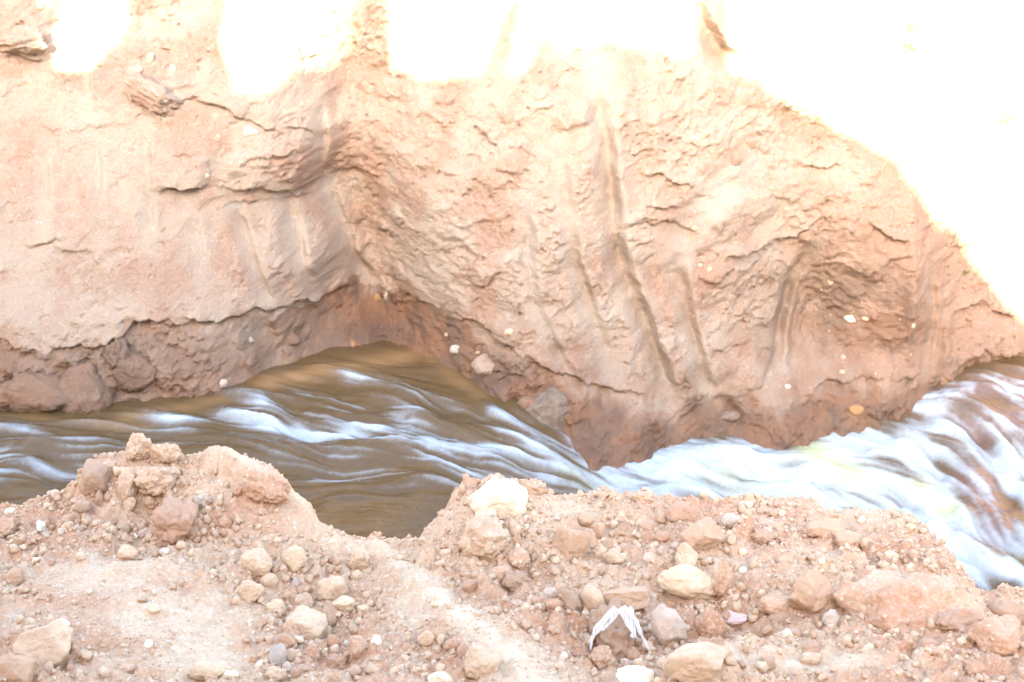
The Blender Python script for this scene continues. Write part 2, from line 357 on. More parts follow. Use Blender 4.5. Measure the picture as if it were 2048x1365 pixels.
# ------------------------------------------------------------------ far side: the cut face of the bank
CTRL = [(0, 815, 7.62), (0, 690, 7.80), (0, 400, 8.32), (0, 150, 8.75), (0, 0, 9.05), (150, 600, 7.98), (300, 795, 7.74), (300, 650, 7.92), (300, 400, 8.33), (300, 150, 8.72), (300, 0, 9.05),
        (450, 770, 7.88), (520, 742, 8.1), (500, 600, 8.22), (480, 420, 8.47), (500, 250, 8.60), (480, 0, 9.0), (640, 705, 8.42), (620, 520, 8.55), (600, 420, 8.66), (600, 300, 8.62), (580, 100, 8.88),
        (740, 680, 8.58), (740, 575, 8.92), (700, 480, 8.95), (650, 350, 9.03), (690, 150, 9.15), (700, 0, 9.25), (790, 667, 8.66), (850, 705, 8.38), (830, 560, 8.62), (850, 400, 8.5), (850, 200, 8.82), (850, 0, 9.15),
        (940, 745, 8.05), (1000, 795, 7.78), (1000, 640, 8.0), (1000, 400, 8.25), (1000, 200, 8.56), (1000, 0, 9.08), (1110, 860, 7.58), (1270, 935, 7.42), (1150, 740, 7.83), (1200, 760, 7.84), (1200, 500, 8.12), (1200, 200, 8.5), (1200, 0, 9.05),
        (1300, 905, 7.60), (1380, 880, 7.80), (1450, 880, 7.84), (1450, 700, 8.10), (1450, 500, 8.30), (1450, 300, 8.52), (1450, 100, 8.95), (1530, 885, 7.80), (1582, 905, 7.72), (1600, 700, 8.33), (1600, 560, 8.58), (1600, 300, 8.78), (1600, 100, 9.05),
        (1640, 870, 7.9), (1700, 840, 8.03), (1720, 640, 8.44), (1720, 450, 8.48), (1750, 200, 9.0), (1800, 802, 8.18), (1830, 600, 8.35), (1830, 450, 8.56), (1900, 775, 8.40), (1900, 690, 8.52), (1900, 500, 8.78), (1900, 200, 9.2), (1900, 0, 9.5),
        (2048, 745, 8.5), (2048, 650, 8.72), (2048, 400, 9.1), (2048, 0, 9.7), (-500, 840, 7.55), (-500, 500, 8.1), (-500, 0, 9.0), (2600, 740, 8.8), (2600, 400, 9.4), (2600, 0, 10.0),
        (-500, -500, 10.2), (500, -500, 10.2), (1000, -500, 10.3), (1500, -500, 10.4), (2100, -500, 10.8), (2600, -500, 11.0), (-1500, 900, 7.6), (-1500, 0, 9.1), (3600, 800, 9.0), (3600, 0, 10.4)]
cp = np.array([at_y(a, b_, c_) for a, b_, c_ in CTRL])
def tps(r): return np.where(r > 0, r * r * np.log(r + 1e-12), 0)
A0 = tps(np.hypot(cp[:, None, 0] - cp[None, :, 0], cp[:, None, 2] - cp[None, :, 2])) + np.eye(len(cp)) * .012
Pm = np.c_[np.ones(len(cp)), cp[:, 0], cp[:, 2]]
sol = np.linalg.solve(np.block([[A0, Pm], [Pm.T, np.zeros((3, 3))]]), np.r_[cp[:, 1], 0, 0, 0])
def wall0(x, z):
    sh = x.shape; x = x.ravel(); z = z.ravel()
    r = tps(np.hypot(x[:, None] - cp[None, :, 0], z[:, None] - cp[None, :, 2]))
    return (r @ sol[:-3] + sol[-3] + sol[-2] * x + sol[-1] * z).reshape(sh)
cxs = np.linspace(-5.5, 5.5, 130); czs = np.linspace(-.55, 3.6, 70)
CXX, CZZ = np.meshgrid(cxs, czs); CW = wall0(CXX, CZZ)
wx = axis(-16, -3.35, 3.65, 16, .0086, 1.2); wz = np.concatenate([[-1.4, -1.0, -.75], np.arange(-.55, 2.5, .0078), np.arange(2.5, 4.0, .03)])
WX, WZ = np.meshgrid(wx, wz)
zcl = np.clip(WZ, -.5, 3.55)
WY = bilin(cxs, czs, CW, np.clip(WX, -5.5, 5.5), zcl) - .6 * np.maximum(zcl - WZ, 0) + .8 * np.maximum(WZ - zcl, 0)
def wp(px, row):                                   # a photograph point on the smooth bank face -> (x, z)
    d = ray(px, row); y = 8.4
    for _ in range(25):
        x = d[0] / d[1] * y; z = CAM[2] + d[2] / d[1] * y
        y = .5 * y + .5 * float(bilin(cxs, czs, CW, np.array([np.clip(x, -5.5, 5.5)]), np.array([np.clip(z, -.5, 3.55)]))[0])
    return d[0] / d[1] * y, CAM[2] + d[2] / d[1] * y
def wline(pts): return [wp(*p) for p in pts]
PX = 8.9 / FPX * 1.0                                # metres of bank face per photograph pixel
OUT = np.zeros_like(WX); SM = np.zeros_like(WX); SH = np.zeros_like(WX)
wob = fbm(WX, WZ, 5, 4, .55, 71) * .03
def groove(pts, w, depth, smooth_=.9, sheen=0.0, lip=.35):
    global OUT, SM, SH
    L = wline(pts); w = w * PX; s = local(WX, WZ, L, w * 5 + .05)
    if s is None: return
    X, Z = WX[s] + wob[s] * .35, WZ[s]
    d, sd_, sg = pdist(X, Z, L, True); rt = sstep(-.3, .3, -sg * d / w); e = np.exp(-(d / w) ** 2) * (1 - rt) + np.exp(-(d / (.68 * w)) ** 3) * rt; l2 = np.exp(-((d - (1.7 - .7 * rt) * w) / (.7 * w)) ** 2) * (.4 + 1.1 * rt)
    tp = sstep(-.02, .22, sd_) * sstep(1.02, .75, sd_); tp = np.where(depth > .2, 1, tp) * np.clip(.95 + .4 * fbm(X, Z, 4, 2, .5, 23), .5, 1.3)
    OUT[s] += .82 * tp * (-depth * e + depth * lip * l2)
    SM[s] = np.maximum(SM[s], smooth_ * np.exp(-(d / (1.25 * w)) ** 4))
    if sheen: SH[s] = np.maximum(SH[s], sheen * np.exp(-((d - .0 * w) / (.9 * w)) ** 2) * np.clip(.6 + 1.3 * fbm(X, Z, 14, 3, .6, 13), 0, 1))
def ledge(pts, a, up=.13, dn=.05):
    global OUT
    L = wline(pts); xs = np.array([p[0] for p in L]); zs = np.array([p[1] for p in L]); o = np.argsort(xs); xs, zs = xs[o], zs[o]
    X = WX + wob * .6; zl = np.interp(X, xs, zs) + fbm(X, X * 0, 6, 5, .6, int(abs(pts[0][0])) % 40) * .03
    taper = sstep(xs[0] - .03, xs[0] + .12, X) * sstep(xs[-1] + .03, xs[-1] - .12, X)
    dz = WZ - zl; m = np.clip(.75 + 1.2 * fbm(WX, WZ, 4, 2, .5, 19), .2, 1.3)
    OUT += .72 * a * m * taper * np.where(dz > 0, np.exp(-dz / up) * sstep(-.001, .02, dz), -.7 * np.exp(dz / dn))
def lump(px, row, rx, ry, h, p=2.5, rot=0):
    global OUT
    x, z = wp(px, row); c, s_ = math.cos(rot), math.sin(rot)
    u = ((WX - x) * c + (WZ - z) * s_) / (rx * PX); v = (-(WX - x) * s_ + (WZ - z) * c) / (ry * PX)
    OUT += h * np.exp(-(np.hypot(u, v) * (1 + .25 * fbm(WX, WZ, 7, 3, .5, int(px) % 31))) ** p)
# ledges and cracks
for a in [([(290, 378), (390, 384), (480, 372), (600, 378), (655, 352)], .075, .22, .06), ([(415, 412), (530, 402), (640, 384)], .03, .08, .05),
          ([(240, 195), (300, 212), (390, 198), (450, 215), (510, 252), (560, 266), (640, 250)], .045, .12, .04), ([(335, 300), (400, 312), (435, 295)], .03, .08, .04), ([(470, 325), (560, 306), (610, 300)], .03, .08, .04),
          ([(1285, 405), (1330, 418), (1390, 402)], .03, .09, .04), ([(1230, 342), (1320, 352), (1400, 380), (1440, 400)], .035, .1, .05), ([(1395, 523), (1500, 508), (1590, 472), (1625, 450)], .065, .2, .07),
          ([(1235, 262), (1290, 272), (1400, 280), (1450, 300)], .025, .09, .03), ([(1395, 703), (1500, 687), (1560, 702)], .04, .1, .04), ([(1620, 765), (1700, 752), (1800, 745)], .035, .1, .05),
          ([(1700, 410), (1740, 450), (1800, 478), (1850, 470)], .05, .12, .05), ([(940, 262), (1040, 292), (1085, 322)], .03, .1, .03), ([(800, 585), (860, 602), (960, 645), (1010, 690), (1100, 738), (1200, 775), (1290, 800)], .05, .18, .08),
          ([(0, 692), (90, 706), (150, 694), (245, 688), (262, 650), (340, 636), (440, 645), (500, 622), (560, 616), (640, 590), (720, 570)], .05, .12, .07), ([(0, 484), (60, 490), (140, 478)], .022, .08, .03), ([(100, 498), (180, 505), (235, 560)], .02, .08, .03),
          ([(1240, 450), (1340, 445), (1400, 470)], .03, .1, .05), ([(1900, 640), (1960, 610), (2048, 640)], .05, .12, .06), ([(1900, 745), (1960, 712), (2048, 706)], .06, .1, .05),
          ([(0, 105), (60, 118), (120, 108), (220, 135)], .04, .1, .04), ([(0, 60), (50, 52), (110, 66)], .03, .06, .03), ([(800, 140), (850, 146), (930, 130)], .02, .07, .03), ([(720, 330), (800, 345), (850, 400)], .02, .1, .03),
          ([(1380, 85), (1440, 118), (1500, 150)], .03, .05, .06), ([(1560, 320), (1640, 340), (1700, 330)], .03, .1, .04), ([(860, 250), (900, 300), (980, 330)], .02, .09, .03), ([(30, 255), (120, 262), (230, 250)], .015, .1, .03)]:
    ledge(*a)
# tooth marks of the digger, and water-worn flutes
for a in [([(85, 290), (88, 400), (92, 470)], 17, .03, .9, 0), ([(190, 275), (196, 400), (205, 480)], 16, .03, .9, 0), ([(290, 250), (294, 380), (298, 490)], 15, .035, .95, 0), ([(178, 130), (176, 210)], 10, .02, .8, 0),
          ([(470, 412), (490, 470), (520, 560), (545, 610)], 15, .045, .9, .25), ([(565, 372), (582, 440), (605, 520), (640, 600)], 17, .06, .95, .3), ([(652, 375), (680, 440), (705, 510), (740, 575)], 20, .07, .95, .55), ([(380, 430), (392, 490), (415, 560)], 16, .02, .8, .2),
          ([(515, 640), (545, 700), (560, 740)], 20, .05, .9, .1), ([(440, 650), (470, 720), (490, 770)], 18, .04, .9, .1), ([(600, 600), (640, 650), (680, 700)], 18, .04, .9, 0), ([(640, 200), (645, 280), (640, 340)], 16, .04, .9, .2),
          ([(1050, 395), (1055, 480), (1068, 600), (1110, 690), (1150, 770)], 15, .045, .9, .35), ([(1118, 290), (1133, 400), (1150, 520), (1190, 640), (1232, 780)], 17, .055, .95, .12), ([(1190, 130), (1205, 230), (1218, 350), (1228, 440), (1243, 540), (1290, 650), (1335, 770), (1350, 850)], 24, .10, .95, .1),
          ([(1290, 600), (1305, 680), (1345, 800)], 14, .035, .9, .2), ([(1352, 500), (1368, 600), (1392, 700), (1425, 810)], 20, .07, .95, .1), ([(1480, 345), (1430, 395), (1380, 450), (1352, 505)], 34, .05, .95, .45), ([(1640, 485), (1592, 545), (1568, 620), (1558, 700), (1532, 790)], 16, .07, .9, .15),
          ([(1860, 520), (1872, 620), (1858, 720), (1850, 780)], 14, .05, .8, 0), ([(1430, 790), (1465, 830), (1480, 870)], 22, .05, .9, 0), ([(1390, 0), (1405, 50), (1440, 105), (1500, 150)], 26, .17, .3, 0),
          ([(705, 0), (700, 80), (690, 170), (655, 260)], 22, .05, .5, 0), ([(1035, 0), (1045, 100)], 12, .05, .7, 0), ([(1095, 20), (1100, 110)], 12, .05, .7, 0), ([(240, 0), (235, 130), (260, 200)], 26, .05, .5, 0)]:
    groove(*a)
# ridges between and soft bulges
for a in [(1600, 640, 40, 120, -.05), (1660, 600, 70, 80, -.05), (1825, 560, 16, 160, .07, 2.5, 0), (1893, 690, 12, 80, .05), (1560, 820, 40, 60, .06), (1500, 380, 90, 60, .04), (1300, 180, 110, 60, .05), (560, 330, 90, 40, .05), (360, 330, 70, 45, .04), (310, 190, 60, 28, .06, 2.5, -.5),
          (900, 480, 120, 140, .05), (1100, 560, 60, 120, .03), (620, 560, 25, 50, .05), (545, 500, 22, 60, .04), (60, 780, 60, 30, .04), (40, 80, 60, 26, .07), (540, 60, 120, 60, .03), (1700, 420, 50, 50, .04), (1960, 660, 50, 50, .05), (1530, 720, 60, 50, .04), (1470, 600, 50, 60, .02)]:
    lump(*a)
rgh = 1 - .85 * np.clip(SM, 0, 1)
dust = np.clip(sstep(560, 380, 0 * WX) , 0, 1)
lx0, _z = wp(560, 500)
leftpanel = sstep(-1.2, -1.9, WX + .12 * fbm(WX, WZ, 3, 3)) * sstep(.3, .5, WZ) * sstep(1.9, 1.5, WZ)
patch = sstep(-.05, .45, fbm(WX * .8, WZ, 2.6, 3, .55, 301))
rg2 = rgh * (1 - .55 * leftpanel)
s1 = fbm(WX * .6, WZ, 2.6, 4, .5, 81) * .045 * (1 - .5 * leftpanel)
wx2, wz2 = WX + fbm(WX, WZ, 6, 2, .5, 88) * .05, WZ + fbm(WX, WZ, 6, 2, .5, 89) * .05
s2 = fbm(wx2 * .8, wz2, 9, 4, .55, 91) * (.007 + .012 * patch) * rg2
st = np.maximum(fbm(wx2 * .7, wz2, 4.2, 4, .5, 97), 0.02) * .055 * rg2
s3 = -np.clip(.07 - np.abs(fbm(WX * .55 + wob, WZ, 4.3, 4, .55, 95)), 0, 1) * .16 * rg2 * patch       # thin cracks
s3 = s3 + sstep(.15, .5, fbm(WX, WZ, 16, 3, .6, 99)) * .010 * rg2 * (.4 + .6 * patch)              # crumbs stuck on the face
s4 = fbm(WX, WZ, 26, 4, .72, 101) * (.0065 + .005 * patch) * rg2
pit = -np.clip(fbm(WX, WZ, 22, 2, .5, 111) - .6, 0, 1) * .06 * rg2
OUT += s1 + s2 + s3 + st + s4 + pit
WATER_B = [(-600, 760), (0, 694), (90, 702), (170, 694), (230, 688), (250, 655), (300, 642), (340, 632), (395, 645), (440, 642), (500, 622), (560, 618), (640, 592), (700, 572), (745, 566), (800, 590), (880, 618), (950, 668), (1010, 705), (1100, 745), (1180, 775), (1260, 815), (1330, 830), (1400, 800), (1460, 790), (1540, 800), (1620, 768), (1720, 752), (1830, 755), (1880, 735), (1930, 712), (2048, 700), (2600, 690)]
Lb = wline(WATER_B); bx = np.array([p[0] for p in Lb]); bz = np.array([p[1] for p in Lb]); o_ = np.argsort(bx)
zb = np.interp(WX, bx[o_], bz[o_]) + fbm(WX, WZ, 7, 4, .6, 121) * .07
wz_ = sstep(.04, -.05, WZ - zb)
OUT += wz_ * (fbm(WX * 1.2, WZ, 6, 3, .55, 501) * .030 + fbm(WX, WZ, 17, 4, .6, 502) * .014) * (1 - .6 * np.clip(SM, 0, 1))
dens = sstep(-4.5, -3.4, WX) * sstep(4.7, 3.7, WX)
WYF = WY - OUT * (.25 + .75 * dens)
wedge = .012 + .10 * sstep(-1.0, .2, WX)
wet = sstep(0 * WX + wedge, -wedge, WZ - zb)
damp = .35 * sstep(.45, 0, WZ - zb) * sstep(-1.5, .3, WX) * np.clip(.7 + fbm(WX, WZ, 4, 3), 0, 1)
wet = wet * (.60 + .40 * sstep(-1.7, -.9, WX))
rx0, rz0 = wp(1690, 640)
hollow_shade_r = .78 * np.exp(-(((WX - rx0) / .72) ** 2 + ((WZ - rz0) / .46) ** 2) ** 1.5) * np.clip(.85 + .8 * fbm(WX, WZ, 4, 3, .6, 401), 0, 1)  # painted shade of the lower right hollow, laid on as wet tint
wet = np.maximum(np.maximum(wet, damp), hollow_shade_r)
palew = np.clip(.15 * leftpanel * (.75 + .5 * fbm(WX, WZ, 5, 4, .6, 131)) + .08 * sstep(1.3, 2.2, WZ) + .3 * np.clip(SM, 0, 1) * (1 - SH), 0, 1) * (1 - .6 * wet)
redw = np.clip(.95 * sstep(1.7, 2.6, WX) * sstep(2.0, 1.0, WZ) + .35 * fbm(WX, WZ, 3, 3, .5, 141) + .1, 0, 1) * (1 - wet)
# plateau behind the edge
topY = WYF[-1:, :] + np.array([.15, .8, 3, 12, 60])[:, None]; topZ = np.repeat([[4.02], [4.05], [4.1], [4.2], [4.4]], WX.shape[1], 1)
topX = np.repeat(WX[-1:, :], 5, 0)
ext = lambda a: np.concatenate([a, np.repeat(a[-1:, :], 5, 0)], 0)
me = grid_mesh('cliff', np.concatenate([WX, topX]), np.concatenate([WYF, topY]), np.concatenate([WZ, topZ]),
               dict(pale=ext(palew), red=ext(redw), wet=ext(wet), sheen=ext(np.clip(SH, 0, 1))), flip=False)
structure(link('cliff', me, M['cliff']))
def wy(x, z): return bilin(wx, wz, WYF, x, z)

# ------------------------------------------------------------------ added bank behind the viewpoint, unseen, crest shaped to throw the shade
YB = -1.6
def hit_wall(px, row):
    d = ray(px, row); t = np.linspace(7.0, 13.0, 1200) / d[1]; p = CAM + d * t[:, None]
    i = np.argmax(p[:, 1] > wy(np.clip(p[:, 0], -15, 15), np.clip(p[:, 2], -1.3, 3.9)))
    return p[i]
TOPR = -330  # crest spikes added to shade the gaps between lit patches
PROF = [(-900, TOPR), (-300, TOPR), (90, TOPR), (98, 20), (104, 95), (122, 126), (150, 138), (190, 128), (216, 134), (228, 70), (238, TOPR), (424, TOPR), (436, 0), (444, 75), (458, 140), (468, 184), (520, 192), (552, 160), (600, 146), (660, 128), (690, 95), (700, 30), (708, TOPR), (770, TOPR), (780, 20), (788, 130),
        (830, 148), (885, 160), (905, 146), (960, 150), (1020, 142), (1034, 0), (1044, 0), (1056, 130), (1086, 112), (1092, 40), (1104, 40), (1114, 100), (1200, 84), (1300, 90), (1380, 112), (1388, TOPR), (1446, TOPR), (1456, 140), (1480, 152), (1560, 186), (1650, 236), (1700, 272), (1790, 318), (1830, 380), (1870, 430), (1925, 485), (1975, 560), (2048, 640), (2200, 760), (2600, 800)]
bp = []
for a, r_ in PROF:
    if r_ == TOPR:
        p = hit_wall(np.clip(a, -300, 2300), 100); k = (p[1] - YB) / -TO_SUN[1]; q = p + TO_SUN * k; q[2] += 1.25
    else:
        p = hit_wall(min(a, 2250), max(r_, 0) if a < 2200 else 700); k = (p[1] - YB) / -TO_SUN[1]; q = p + TO_SUN * k
        if r_ == 0: q[2] += .3
    bp.append((q[0] + (a - np.clip(a, -300, 2250)) * PX, q[2]))
bp = np.array(bp); bp = bp[np.argsort(bp[:, 0])]
bxs = np.concatenate([np.linspace(-16, -5.6, 20), np.arange(-5.5, 3.5, .02), np.linspace(3.6, 16, 20)])
bh = np.interp(bxs, bp[:, 0], bp[:, 1]); bh = np.maximum(bh, 4.3) + fbm(bxs, bxs * 0, 7, 5, .7, 151) * .05
bys = np.array([-12.6, -10, -7.6, -5.6, -4.1, -3.2, -2.6, -2.2, -1.9, -1.7, -1.6, -1.5, -1.35, -1.15, -.9, -.6])
BX, BY = np.meshgrid(bxs, bys)
prof = np.interp(bys, [-12.6, -7.6, -4.1, -1.9, -1.6, -1.5, -1.15, -.6], [0, .5, .75, .99, 1.0, .98, .55, 0])
BZ = 1.9 + (bh[None, :] - 1.9) * prof[:, None] + fbm(BX, BY, 2, 3, .5, 161) * .1 * (1 - prof[:, None] ** 8)
BX = BX + (BY - YB) * TO_SUN[0] / TO_SUN[1]      # added spikes sheared to run with the light
me = grid_mesh('shade_bank', BX, BY, BZ, dict(pale=0 * BX, red=0 * BX, wet=0 * BX, sheen=0 * BX))
structure(link('shade_bank', me, M['ground']))

# ------------------------------------------------------------------ the stream
ax_ = axis(-16, -3.25, 3.4, 16, .0083, 1.0); ay_ = axis(3.7, 5.85, 8.95, 10.2, .0078, .3)
AX, AY = np.meshgrid(ax_, ay_)
def wlevel(x, y):
    s = x - .45 * (y - 7.2)
    z = -.32 * sstep(-.4, .72, s) - .09 * sstep(.9, 2.4, s)
    z = z + .30 * sstep(1.8, 3.4, x) * sstep(7.3, 8.5, y)
    return z
def ap(px, row):
    d = ray(px, row); y = 7.0
    for _ in range(25):
        x = d[0] / d[1] * y; y = .5 * y + .5 * (CAM[2] - float(wlevel(np.array([x]), np.array([y]))[0])) / (-d[2] / d[1])
    return d[0] / d[1] * y, y
def aline(pts): return [ap(*p) for p in pts]
AZ = wlevel(AX, AY)
# flow direction field from painted stream lines
FLOW = [([(-300, 900), (0, 880), (200, 900), (420, 890)]), ([(430, 815), (560, 850), (700, 890), (860, 920), (1000, 950), (1120, 985)]), ([(620, 780), (800, 800), (950, 850), (1080, 930), (1240, 985), (1400, 1010)]),
        ([(600, 960), (800, 960), (1000, 990), (1200, 1010)]), ([(960, 800), (1060, 860), (1160, 930), (1280, 980)]), ([(1350, 900), (1450, 930), (1560, 970), (1700, 1010)]), ([(1560, 930), (1620, 900), (1720, 900), (1850, 950), (1950, 1050)]),
        ([(1750, 850), (1850, 870), (1960, 930), (2080, 1000)]), ([(1880, 780), (1960, 800), (2100, 860)]), ([(1850, 1050), (1900, 1120), (2050, 1160)]), ([(2030, 930), (1990, 990), (1960, 1080), (2000, 1140)])]
FX = np.zeros_like(AX); FY = np.zeros_like(AX); FW = np.zeros_like(AX) + 1e-6
for pl in FLOW:
    L = aline(pl)
    for (x0, y0), (x1, y1) in zip(L[:-1], L[1:]):
        mx, my = (x0 + x1) / 2, (y0 + y1) / 2; dx, dy_ = x1 - x0, y1 - y0; q = math.hypot(dx, dy_)
        w_ = np.exp(-((AX - mx) ** 2 + (AY - my) ** 2) / (.42 ** 2)) + 1e-5 / (1e-2 + (AX - mx) ** 2 + (AY - my) ** 2)
        FX += w_ * dx / q; FY += w_ * dy_ / q; FW += w_
FX += .25 * FW * fbm(AX, AY, 2.4, 2, .5, 171); FY += .35 * FW * fbm(AX, AY, 2.4, 2, .5, 173)
q = np.hypot(FX, FY) + 1e-9; FX /= q; FY /= q
ix = np.interp(ax_, ax_, np.arange(len(ax_)))
def lic(N, steps, h):
    acc = N.copy(); wsum = 1.0
    for sgn in (1, -1):
        X, Y = AX.copy(), AY.copy()
        for k in range(steps):
            i = np.clip(np.interp(X, ax_, np.arange(len(ax_))).astype(np.int32), 0, len(ax_) - 1); j = np.clip(np.interp(Y, ay_, np.arange(len(ay_))).astype(np.int32), 0, len(ay_) - 1)
            X += sgn * h * FX[j, i]; Y += sgn * h * FY[j, i]
            w_ = 1 - (k / steps) ** 2; acc += w_ * N[j, i]; wsum += w_
    return acc / wsum
r9 = np.random.RandomState(3)
nz = blur(r9.normal(size=AX.shape), 1); nz /= nz.std()
L1 = lic(nz, 20, .0115); L1 /= L1[60:-60, 60:-60].std()
nb = fbm(AX, AY, 9, 3, .6, 181); L2 = lic(nb, 12, .02); L2 /= L2.std()
n3 = fbm(AX, AY, 4, 2, .5, 185); L3 = lic(n3, 8, .03); L3 /= L3.std()
foam = np.zeros_like(AX); green = np.zeros_like(AX); shallow = np.zeros_like(AX); ruddy = np.zeros_like(AX)
def stroke(pts, wpx, v, arr, fo=False):
    if fo and v < .95: wpx *= 1.35; v *= .86
    L = aline(pts); w_ = wpx * 7.7 / FPX
    d, _ = pdist(AX, AY + .0, L)
    return np.maximum(arr, v * np.exp(-(d / w_) ** 2))
for pts, w_, v in [([(440, 822), (500, 840), (560, 850), (640, 868), (720, 875)], 22, .85), ([(560, 850), (650, 868), (740, 885), (800, 895)], 24, .8), ([(690, 860), (735, 872)], 18, 1.0), ([(600, 790), (690, 800), (800, 830)], 24, .42), ([(700, 760), (800, 775), (900, 810)], 22, .40),
                   ([(800, 830), (900, 870), (1000, 905), (1120, 960)], 45, .72), ([(985, 825), (1040, 845), (1080, 840)], 22, .9), ([(1040, 850), (1100, 900), (1180, 960), (1260, 985)], 34, .78), ([(760, 890), (860, 915), (980, 930), (1090, 975)], 26, .66), ([(1180, 930), (1240, 950), (1270, 985)], 34, .95),
                   ([(640, 960), (760, 945), (860, 935)], 16, .38), ([(210, 860), (260, 880)], 10, .5), ([(0, 850), (150, 865)], 30, .27), ([(0, 940), (150, 920)], 40, .33), ([(820, 870), (860, 935)], 16, .5),
                   ([(1300, 935), (1400, 925), (1500, 930), (1580, 960)], 85, 1.3), ([(1330, 990), (1450, 985), (1600, 990)], 60, 1.15), ([(1600, 1000), (1720, 1005), (1830, 1040)], 60, 1.2), ([(1600, 950), (1680, 900), (1740, 880)], 70, 1.2), ([(1680, 960), (1780, 960), (1850, 1000)], 70, 1.1), ([(1740, 870), (1830, 880), (1900, 920)], 34, .95),
                   ([(1860, 980), (1880, 1060), (1920, 1130), (2048, 1160)], 62, 1.25), ([(1820, 1020), (1860, 1080), (1900, 1160)], 40, 1.2), ([(2048, 900), (2010, 960), (2048, 1000)], 32, 1.2), ([(1830, 830), (1950, 850), (2048, 870)], 26, .62), ([(1900, 900), (1990, 920), (2048, 880)], 20, .8), ([(1780, 820), (1850, 830)], 20, .6),
                   ([(1760, 930), (1850, 950)], 40, .9), ([(1120, 880), (1200, 915)], 12, .25), ([(1320, 905), (1400, 885), (1500, 890), (1570, 915)], 30, 1.0), ([(1600, 910), (1680, 865), (1750, 840)], 26, 1.0), ([(-100, 880), (200, 900), (330, 880)], 75, .42), ([(-100, 960), (150, 940)], 40, .45), ([(600, 900), (760, 930), (900, 950), (1050, 985)], 55, .40), ([(2300, 1000), (2100, 1100)], 90, 1.1), ([(1600, 1080), (1800, 1150)], 90, 1.1), ([(1900, 780), (2048, 800)], 14, .35)]:  # weak broad strokes at left and centre paint the sky's reflection
    foam = stroke(pts, w_, v, foam, True)
for pts, w_, v in [([(860, 890), (1000, 925), (1130, 965), (1270, 995)], 52, .80), ([(1000, 860), (1120, 930), (1250, 975)], 26, .85), ([(470, 830), (560, 855), (700, 878), (780, 890)], 26, .92), ([(700, 840), (860, 870), (980, 905)], 34, .60), ([(1230, 960), (1290, 985)], 40, 1.0), ([(480, 810), (700, 830), (900, 870), (1100, 940)], 80, .34), ([(1150, 940), (1240, 975)], 36, .95), ([(1860, 835), (1950, 890), (2048, 950)], 70, .85), ([(1950, 1050), (2048, 1090)], 45, .95), ([(1700, 890), (1800, 900), (1870, 950)], 60, 1.1)]:
    foam = stroke(pts, w_, v, foam)
for pts, w_, v in [([(1620, 900), (1700, 950)], 60, 1), ([(1380, 930), (1480, 960)], 40, .5), ([(1830, 970), (1900, 1020)], 40, .9), ([(1700, 930), (1740, 950)], 24, .9), ([(1840, 990), (1880, 1000)], 26, .9), ([(1440, 950), (1500, 940)], 30, .4), ([(1150, 965), (1250, 1000)], 26, .8), ([(2010, 1110), (2048, 1120)], 24, .6)]:
    green = stroke(pts, w_, v, green)
for pts, w_, v in [([(540, 765), (700, 735), (840, 705)], 40, .9), ([(250, 835), (440, 800)], 24, .6), ([(860, 720), (960, 790)], 22, .6), ([(0, 835), (300, 850)], 14, .5)]:
    shallow = stroke(pts, w_, v, shallow)
for pts, w_, v in [([(1850, 800), (1950, 780), (2060, 770)], 50, 1), ([(1150, 890), (1240, 925)], 30, 1), ([(1950, 960), (1990, 1060)], 50, .9), ([(1930, 860), (2048, 840)], 60, .8)]:
    ruddy = stroke(pts, w_, v, ruddy)
wob2 = fbm(AX, AY, 5, 3, .5, 305) * .08
calm = stroke([(690, 1040), (790, 1050), (860, 1000)], 50, 1, np.zeros_like(AX)); calm2 = stroke([(760, 700), (830, 715)], 34, 1, np.zeros_like(AX))
calm = np.maximum(calm, calm2)
chop = (1 - .85 * calm) * (1 + 1.2 * np.clip(foam, 0, 1))
lace = np.clip(fbm(AX + wob2, AY, 7, 4, .6, 303, True) - .25, 0, 1)
foam = np.maximum(foam, ruddy * 1.3 * lace)
brk = np.clip(.95 + 1.1 * fbm(AX * .75 + wob2, AY, 4.5, 4, .6, 307), .5, 1.5)
foam = foam * np.where(foam > .8, 1, 1 + (brk - 1) * sstep(1.0, .6, foam)) * (1 + .22 * sstep(.7, 1, foam) * fbm(AX, AY, 3, 3, .5, 309))
soft_ = 1 - .85 * sstep(.6, .95, foam)
foam_refl = np.clip(foam * (.84 + (.24 * L1 + .20 * L2) * soft_) + (.07 + .07 * sstep(0, .3, foam)) * (1.1 * L1 + .8 * L2) * soft_ + .07 * (1 - .9 * calm) * (1 - .6 * np.clip(foam - .9, 0, 1)) - .05, 0, 1.1)  # faint streaks added as thin foam to paint bluish sky reflection
foam_refl = blur(foam_refl, 2); foam_refl = .25 * foam_refl + .75 * lic(foam_refl, 11, .016)
wv = L3 * .012 * chop + blur(L2, 3) * .0055 * chop + blur(L1, 2) * .0009 * chop + foam_refl * .004
boil = blur(np.clip(foam - .7, 0, 1), 12)
wv += boil * (fbm(AX, AY, 2.6, 2, .45, 191) * .15 + fbm(AX, AY, 8, 3, .55, 192) * .018)
edge_d = sstep(.0, .25, bilin(wx, wz, WYF, AX, np.clip(AZ, -1, 1)) - AY)
AZ = AZ + wv * (.35 + .65 * edge_d)
me = grid_mesh('water', AX, AY, AZ, dict(foam=foam_refl, green=green, shallow=shallow, ruddy=ruddy))
structure(link('water', me, M['water']))
def az(x, y): return bilin(ax_, ay_, AZ, x, y)

